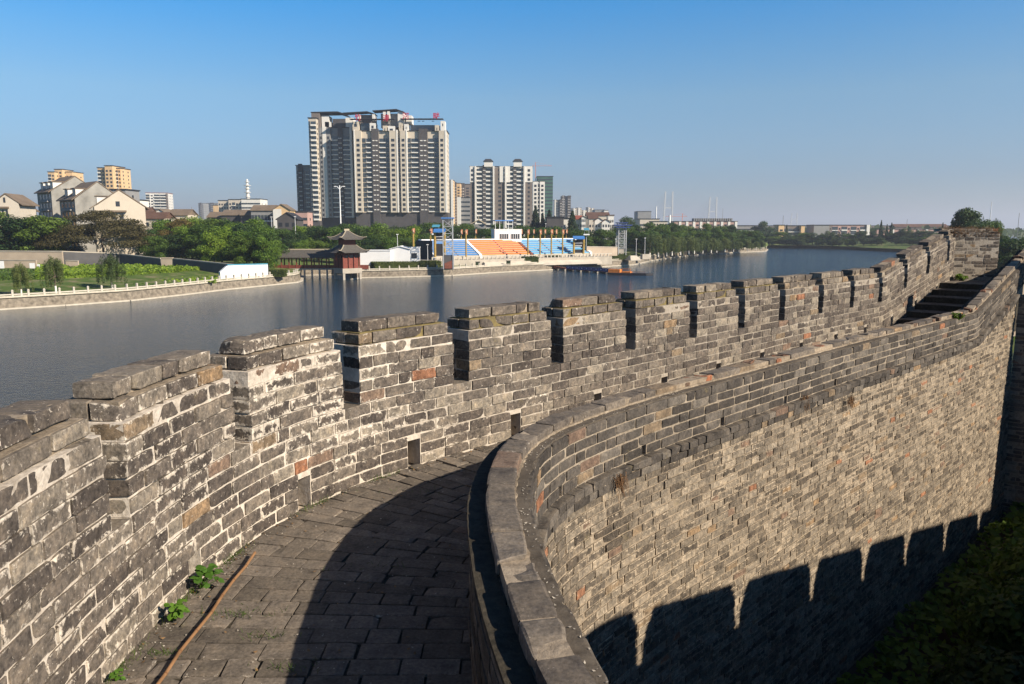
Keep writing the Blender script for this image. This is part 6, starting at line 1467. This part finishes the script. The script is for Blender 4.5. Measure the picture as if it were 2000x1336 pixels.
# --- left side houses: gable ends to the right
def house(pxg0, pxg1, yeave, Y, dep, hg, rz, label, wall, wside, storeys=4, dorm=2, win_gable=True, group='stepped gabled houses on the left'):
    x0, _, ze_ = at_y(pxg0, yeave, Y); x1 = at_y(pxg1, yeave, Y)[0]; W = (x1 - x0) / math.cos(rz); Hh = ze_ - BASE
    t = empty('gabled_house', (x0, Y, BASE), rz, label, 'house', group)
    mb = MB(); mb.box(0, W, 0, dep, -1, Hh); mb.v = mb.v; k = len(mb.v)
    mb.poly([(0, 0, Hh), (W, 0, Hh), (W / 2, 0, Hh + hg)]); mb.poly([(W, dep, Hh), (0, dep, Hh), (W / 2, dep, Hh + hg)])
    w_ = mb.build('wall', [wall, wside], t)
    mb = MB(); mb.box(-.06, 0, 0, dep, -1, Hh); mb.build('side_wall', wside, t)
    mb = MB()
    for q0, za, q1, zb_ in ((-1.0, Hh - .55, W / 2, Hh + hg + .1), (W / 2, Hh + hg + .1, W + 1.0, Hh - .55)): mb.hexa([(q0, -.15, za), (q1, -.15, zb_), (q1, dep + .3, zb_), (q0, dep + .3, za), (q0, -.15, za + .3), (q1, -.15, zb_ + .3), (q1, dep + .3, zb_ + .3), (q0, dep + .3, za + .3)])
    rf = mb.build('roof', 'roof_tile', t)
    for i in range(dorm):
        y0 = dep * (i + .4) / dorm; sl = (hg + .65) / (W / 2 + 1); zc = Hh + hg * .35
        mb = MB(); mb.box(.8, W * .36, y0 - 1.4, y0 + 1.4, Hh - .2, zc + 1.3); dm = mb.build('dormer', 'wall_white', rf); mb = MB(); mb.box(.72, .8, y0 - 1.1, y0 + 1.1, Hh + .6, zc + 1.0)
        mb.build('dormer_window', 'window_dark', rf); mb = MB(); mb.box(.4, W * .42, y0 - 1.7, y0 + 1.7, zc + 1.3, zc + 1.55); mb.build('dormer_roof', 'roof_tile', rf)
    ws = []
    for s in range(storeys):
        for q in range(int(dep / 3.2)): yy = 1.6 + q * 3.2; ws.append((-.12, -.02, yy - .75, yy + .75, Hh - 2.6 - s * 3, Hh - 1.0 - s * 3))
    pieces('window', ws, 'window_dark', t)
    for s in range(storeys - 1): mb = MB(); mb.box(-.9, -.06, dep * .15, dep * .75, Hh - 3.6 - s * 3, Hh - 3.2 - s * 3); mb.build('balcony', 'wall_grey', t)
    if win_gable:
        mb = MB(); mb.box(W * .42, W * .5, -.06, .02, Hh + .2, Hh + 1.6); mb.build('window', 'window_dark', t); mb = MB(); mb.box(W * .26, W * .62, -.9, 0, Hh - 1.4, Hh - .9); mb.build('porch_roof', 'roof_tile', t)
        for q in (.32, .48): mb = MB(); mb.box(W * q, W * (q + .08), -.06, .02, Hh - 3.4, Hh - 1.8); mb.build('window', 'window_dark', t)
    return t
house(100, 160, 373, 262, 15, 5.0, rad(47), 'tallest stained gabled house with white dormers at the back of the stepped row', 'wall_stained', 'wall_stained', 5, 3, False)
house(146, 205, 388, 240, 14, 5.2, rad(47), 'middle gabled house of the stepped row with a weathered side wall', 'wall_stained', 'wall_stained', 5, 2, False)
house(184, 262, 404, 216, 8, 4.6, rad(30), 'front gabled house of the stepped row with a clean beige end wall', 'wall_beige', 'wall_stained', 4, 1, True)
house(-14, 30, 397, 215, 12, 2.4, rad(12), 'pale gabled house at the far left edge behind the trees', 'wall_cream', 'wall_stained', 3, 0, True); house(32, 56, 410, 250, 10, 2.0, rad(25), 'small beige gable between the far left house and the stepped row', 'wall_tan', 'wall_stained', 3, 0, False)
bld(196, 245, 371, 330, 12, 'grey concrete building with open balconies below the yellow-beige towers', 'wall_grey', [(1, 'B'), (1, 'B'), (1, 'B'), (1, 'B')], st=3, name='apartment_block')
bld(93, 106, 336, 700, 18, 'left part of the lower yellow-beige tower behind the stepped houses', 'wall_tan', [(1, 'b'), (1, 'w')], st=3, name='high_rise_tower', cat='tower block', cap=40); bld(106, 121, 331, 705, 18, 'raised middle part of the lower yellow-beige tower behind the stepped houses', 'wall_tan', [(1, 'w'), (1, 'w')], st=3, name='high_rise_tower', cat='tower block', cap=40); bld(121, 141, 336, 710, 18, 'right part of the lower yellow-beige tower behind the stepped houses', 'wall_tan', [(1, 'w')] * 3, st=3, name='high_rise_tower', cat='tower block', cap=40)
bld(190, 204, 328, 620, 16, 'left wing of the tall yellow-beige tower with white balconies', 'wall_tan', [(1, 'B'), (1, 'w')], st=2.9, name='high_rise_tower', cat='tower block', cap=60); bld(204, 219, 324, 616, 20, 'plain central shaft of the tall yellow-beige tower', 'wall_tan', [(1, 'w'), (1, 'w')], st=2.9, name='high_rise_tower', cat='tower block', cap=60); bld(219, 235, 329, 622, 16, 'right wing of the tall yellow-beige tower with shaded balconies', 'wall_tan', [(2, 'b'), (1, 'w')], st=2.9, name='high_rise_tower', cat='tower block', cap=60)
bld(284, 324, 377, 900, 26, 'white high-rise with a red roof edge standing alone left of the telecom tower', 'wall_white', [(2, 'b'), (2, 'w'), (3, 'B'), (3, 'B'), (1, 'q')], st=3.2, name='high_rise_tower', cat='tower block', roofm='roof_red', rz=rad(12))
bld(250, 270, 391, 420, 12, 'small white block with a curved top behind the front gabled house', 'wall_white', [(1, 'r')], st=3.2)
for a_, b_, y_, Y, lb, wm, rm, rf in ((262, 290, 424, 300, 'low brown hipped roof nearest the bronze tree', 'wall_beige', 'roof_brown', 'ridge'), (280, 320, 427, 285, 'low reddish tiled roof behind the trees', 'wall_beige', 'roof_brown', 'ridge'), (298, 326, 418, 330, 'small white gabled house among brown roofs', 'wall_white', 'roof_tile', 'gable'), (328, 366, 420, 310, 'grey-brown tiled house right of the small white gable', 'wall_beige', 'roof_tile', 'ridge'), (270, 288, 414, 380, 'far brown roof below the white high-rise', 'wall_beige', 'roof_brown', 'ridge')):
    bld(a_, b_, y_, Y, 10, lb, wm, [(1, 'w')] * 3, st=3, name='house', cat='house', roof=rf, roofm=rm, cap=20, group='low roofs behind the left bank trees')
for a_, b_, y_, Y, lb in ((387, 397, 397, 1700, 'left hazy grey tower on the skyline left of the telecom tower'), (403, 425, 397, 1750, 'right hazy grey towers on the skyline left of the telecom tower')): bld(a_, b_, y_, Y, 30, lb, 'wall_grey', [(1, 'w'), (1, 'p'), (1, 'w')], st=4, name='high_rise_tower', cat='tower block', cap=30)
bld(416, 426, 401, 900, 20, 'small orange-brown block beside the hazy towers', 'wall_tan', None, side=False)
bld(426, 446, 392, 700, 16, 'beige left part of the complex under the telecom tower', 'wall_cream', [(1, 'w')] * 4, st=3.2, cap=50); bld(446, 472, 390, 690, 16, 'beige middle part of the complex under the telecom tower', 'wall_cream', [(1, 'w'), (1, 'b'), (1, 'w'), (1, 'w')], st=3.2, cap=50); bld(471, 508, 389, 680, 20, 'bright white office block carrying the telecom tower', 'wall_white', [(1, 'r'), (1, 'r'), (1, 'r')], st=3.6, name='office_block', cat='office block', cap=50)
x, y, z = at_y(482, 390, 685); tt = empty('telecom_tower', (x, 688, z - 1), 0, 'white telecom tower with round platforms on the white office block', 'telecom tower')
mb = MB(); mb.bar((0, 0, 0), (0, 0, 14), 1.6, n=10, r2=1.2); mb.bar((0, 0, 14), (0, 0, 17.5), 1.0, n=8, r2=.7); mb.build('shaft', 'wall_white', tt)
for zz, r_ in ((3.4, 2.3), (7.2, 2.7), (10.5, 2.4), (13.2, 3.0), (16.2, 2.0)): mb = MB(); mb.bar((0, 0, zz), (0, 0, zz + .45), r_, n=10); mb.build('platform', 'wall_white', tt)
mb = MB(); mb.bar((0, 0, 17.5), (0, 0, 18.8), 1.1, n=8, r2=.5); mb.build('top_dish', 'wall_white', tt)
# four-storey blocks behind the green trees
for a_, b_, y_, Y, lb in ((405, 432, 424, 352, 'dark end of the long low block behind the trees, furthest left'), (432, 470, 420, 345, 'long low shaded block with a pale gable beneath the office block'), (470, 492, 420, 338, 'short shaded block with a pitched roof right of the pale gable')): bld(a_, b_, y_, Y, 10, lb, 'wall_charcoal', [(1, 'b')] * 4, st=3, roof='ridge', roofm='roof_tile', group='low blocks behind the left bank trees')
bld(490, 534, 411, 335, 10, 'four-storey block with grey balconies and sunlit tan end wall', 'wall_grey', [(1, 'b')] * 7, st=3, roof='ridge', roofm='roof_tile', group='low blocks behind the left bank trees'); bld(533, 566, 410, 330, 8, 'sunlit tan gable end of the four-storey block', 'wall_tan', [(2, 's'), (1, 'w'), (1, 'w')], st=3, roof='gable', roofm='roof_tile', par=.02, cap=6, side=False, group='low blocks behind the left bank trees')
bld(545, 600, 414, 380, 10, 'pale pinkish block partly hidden behind the tan gable', 'wall_pink', [(1, 'r')] * 4, st=3, cap=20); bld(541, 580, 428, 300, 9, 'dark grey gabled house in front of the lower dark tower block', 'wall_charcoal', [(1, 'w')] * 3, st=3, roof='gable', roofm='roof_dark', cap=9, side=False, name='gabled_house', cat='house')
# --- right side, far
bld(1246, 1272, 413, 1000, 30, 'grey windowless block with small rooftop boxes left of the twin pylons', 'wall_grey', None, name='office_block', cat='office block'); bld(1250, 1288, 428, 620, 20, 'low pale building with dark ribbon windows left of the twin pylons', 'wall_cream', [(1, 'r')], st=3.4, name='office_block', cat='office block'); bld(1276, 1304, 433, 560, 16, 'low beige building at the foot of the left pylon', 'wall_cream', [(1, 'w')] * 5, st=3.4, cap=20)
t, W, Hh = bld(1317, 1440, 433, 600, 14, 'long pink low building on the skyline with grey machinery on its roof', 'wall_pink', [(2, 'w'), (1, 's')] * 9, st=3.3, par=.15, cap=60, name='long_building', cat='building')
for i in range(18): mb = MB(); q = W * .32 + i * W * .035; mb.box(q, q + W * .02, 2, 9, Hh, Hh + 2.6); mb.build('rooftop_unit', 'wall_grey', t)
bld(1440, 1480, 441, 650, 14, 'low grey-brown building right of the long pink building', 'wall_grey', [(1, 'r')] * 3, st=3.2, cap=20); bld(1447, 1472, 449, 560, 10, 'small pale low shed on the far shore', 'wall_white', None, name='shed', cat='shed')
bld(1521, 1532, 440, 640, 12, 'yellow end part of the low block on the far shore', 'wall_tan', [(1, 'w')], st=3, cap=10); bld(1531, 1566, 441, 642, 12, 'grey-brown middle part of the low block on the far shore', 'wall_brown', [(1, 'b')] * 4, st=3, cap=30); bld(1565, 1572, 441, 638, 12, 'small yellow right end of the low block on the far shore', 'wall_tan', None)
bld(1590, 1620, 440, 640, 16, 'blank grey gable wall of the pink balcony block on the far shore', 'wall_grey', None, side=False); bld(1619, 1698, 440, 643, 14, 'pink four-storey block with pale balconies on the far shore', 'wall_pink', [(1, 'q'), (2, 'b'), (1, 'w'), (2, 'B'), (1, 'w'), (2, 'b'), (1, 'w'), (2, 'B'), (1, 's')], st=3.6, par=.5)
bld(1713, 1732, 448, 640, 12, 'small pink block with a plain wall left of the long low pink building', 'wall_pink', None, cap=5); bld(1730, 1862, 448, 650, 12, 'long low pink building with pale window band at the right of the far shore', 'wall_pink', [(3, 'r'), (1, 's')] * 8, st=3.4, par=.12, cap=40); bld(1748, 1852, 443, 680, 10, 'long brown tiled roof behind the long low pink building', 'wall_brown', None, roof='ridge', roofm='roof_brown')
bld(1485, 1870, 441, 900, 12, 'faint long band of low buildings behind the far shore trees', 'wall_brown', [(1, 'r')] * 6, st=4, cap=10)
# bridge pylons
plain('pylon_grey', (0.46, 0.48, 0.50), 0.8, 0.05)
def pylon(pxa, pxb, ytop, ybar, Y, label, sub=False):
    x0, _, zt = at_y(pxa, ytop, Y); x1 = at_y(pxb, ytop, Y)[0]; w_ = x1 - x0; Hh = zt - BASE; t = empty('bridge_pylon', (x0, Y, BASE), 0, label, 'bridge pylon', 'bridge pylons on the skyline')
    zb_ = at_y(pxa, ybar, Y)[2] - BASE; r = w_ * .12
    for s, xx, lean in ((0, 0, -w_ * .22), (1, w_, w_ * .02)): mb = MB(); mb.bar((xx + lean, 0, 0), (xx, 0, Hh), r * 1.25, n=4, r2=r); mb.build('leg', 'pylon_grey', t)
    mb = MB(); mb.bar((0, 0, zb_), (w_, 0, zb_), r * .7); mb.build('crossbeam', 'pylon_grey', t)
    if not sub:
        for s in (0, 1):
            mb = MB()
            for i in range(9): mb.bar((s * w_, 0, Hh * (.96 - i * .05)), (s * w_ - Hh * (.75 - i * .07), 40, Hh * .12), Hh * .0013, n=3)
            mb.build('stay_cables', 'pylon_grey', t)
pylon(1300, 1314, 374, 406, 1900, 'nearer white twin-legged bridge pylon on the skyline'); pylon(1387, 1400, 385, 413, 2300, 'second white twin-legged bridge pylon to the right of the nearer one'); pylon(1547, 1557, 416, 428, 4200, 'tiny far-off bridge pylon above the far shore blocks', True)
plain('crane_red', (0.55, 0.20, 0.14), .7)
def crane(px, ytop, yjib, pxl, pxr, Y, label):
    x, _, zt = at_y(px, ytop, Y); zj = at_y(px, yjib, Y)[2]; xl = at_y(pxl, yjib, Y)[0]; xr = at_y(pxr, yjib, Y)[0]; s = Y / 1500
    t = empty('tower_crane', (x, Y, BASE), 0, label, 'crane', 'tower cranes on the skyline'); mb = MB(); mb.bar((0, 0, 0), (0, 0, zt - BASE), s * .8); mb.build('mast', 'crane_red', t)
    mb = MB(); mb.bar((xl - x, 0, zj - BASE), (xr - x, 0, zj - BASE), s * .45); mb.bar((0, 0, zt - BASE), (xr - x, 0, zj - BASE), s * .15); mb.bar((0, 0, zt - BASE), (xl - x, 0, zj - BASE), s * .15); mb.build('jib', 'crane_red', t)
crane(1046, 317, 324, 1040, 1078, 780, 'red tower crane beside the green netted tower'); crane(1333, 417, 423, 1300, 1342, 1300, 'small tower crane between the two pylons')
for px, yt, Y, lb, w_ in ((1937, 394, 500, 'thin white mast above the trees at the right', .35), (1412, 407, 1500, 'faint thin mast right of the second pylon', .5), (1530, 421, 900, 'thin dark mast above the far shore blocks', .4), (1772, 428, 800, 'thin mast above the long low pink building', .3), (1282, 403, 900, 'white smoke-grey chimney left of the nearer pylon', 1.1), (374, 404, 900, 'thin dark lattice mast left of the hazy towers', .5), (1991, 416, 300, 'thin dark mast at the right edge of the skyline', .12), (1308, 420, 560, 'left white chimney block below the nearer pylon', 1.2)):
    x, _, zt = at_y(px, yt, Y); mb = MB(); mb.bar((0, 0, 0), (0, 0, zt - BASE), w_, n=6, r2=w_ * .6); o = mb.build('mast', 'painted_white' if 'white' in lb else 'wall_grey'); o.location = (x, Y, BASE); tag(o, lb, 'mast', 'thin masts on the skyline')

# remove prototypes never placed
for k_, p in PR.items():
    if k_ not in used:
        for ch in children(p): bpy.data.objects.remove(ch)
        bpy.data.objects.remove(p)
# air
if HAZE > 0:
    m = bpy.data.materials.new('haze_air'); m.use_nodes = True; nt = m.node_tree; nt.nodes.remove(nt.nodes['Principled BSDF'])
    pvn = nd(nt, 'ShaderNodeVolumePrincipled'); pvn.inputs['Density'].default_value = HAZE; pvn.inputs['Color'].default_value = (0.80, 0.87, 1.0, 1); pvn.inputs['Anisotropy'].default_value = 0.2
    nt.links.new(pvn.outputs[0], nt.nodes['Material Output'].inputs['Volume'])
    MATS['haze_air'] = m; mb = MB(); mb.box(-14500, 14500, -300, 14500, -13, 190)
    tag(mb.build('haze', 'haze_air'), 'thin summer haze over the river and town', None, None, 'stuff')
# ================================================================== LIGHT, SKY, CAMERA
w = bpy.data.worlds.new('World'); SC.world = w; w.use_nodes = True
nt = w.node_tree; bg = nt.nodes['Background']
sky = nd(nt, 'ShaderNodeTexSky', sky_type='NISHITA'); sky.sun_disc = False
sky.sun_elevation = SUN_EL; sky.sun_rotation = math.atan2(SUN_H[0], SUN_H[1]); sky.altitude = 60
sky.air_density = SKY_AIR; sky.dust_density = SKY_DUST; sky.ozone_density = SKY_OZ
tcw = nd(nt, 'ShaderNodeTexCoord'); sz = nd(nt, 'ShaderNodeSeparateXYZ'); nt.links.new(tcw.outputs['Generated'], sz.inputs[0])
tint = ramp(nt, sz.outputs[2], [(0.0, (0.50, 0.58, 0.80)), (0.06, (0.51, 0.675, 0.94)), (0.10, (0.62, 0.83, 1.05)), (0.158, (0.70, 1.0, 1.17)), (0.21, (0.48, 1.04, 1.36)), (0.266, (0.19, 1.05, 1.58)), (0.36, (0.06, 0.8, 1.4)), (0.6, (0.12, 0.42, 0.68))])
nt.links.new(mixc(nt, 1.0, sky.outputs['Color'], tint, 'MULTIPLY'), bg.inputs['Color']); bg.inputs['Strength'].default_value = SKY_STR
sun = bpy.data.lights.new('sun', 'SUN'); sun.energy = SUN_STR; sun.angle = rad(0.5); sun.color = (1.0, 0.87, 0.70)
so = bpy.data.objects.new('sun', sun); COL.objects.link(so)
dv = Vector((SUN_H[0] * math.cos(SUN_EL), SUN_H[1] * math.cos(SUN_EL), math.sin(SUN_EL)))
so.rotation_euler = dv.to_track_quat('Z', 'Y').to_euler(); so.location = dv * 50
cam = bpy.data.cameras.new('camera'); cam.lens = 27.0; cam.sensor_width = 36.0; cam.clip_start = 0.05; cam.clip_end = 30000
co_ = bpy.data.objects.new('camera', cam); COL.objects.link(co_); co_.location = (0, 0, H); co_.rotation_euler = (math.pi / 2 - PITCH, 0, 0)
SC.camera = co_
SC.view_settings.view_transform = 'Standard'; SC.view_settings.look = 'None'; SC.view_settings.gamma = 1.0; SC.view_settings.exposure = EXPO
SC.render.engine = 'CYCLES'; SC.cycles.use_denoising = True
SC.cycles.max_bounces = 6; SC.cycles.diffuse_bounces = 3; SC.cycles.glossy_bounces = 3; SC.cycles.transmission_bounces = 3; SC.cycles.volume_bounces = 0
SC.cycles.caustics_reflective = False; SC.cycles.caustics_refractive = False
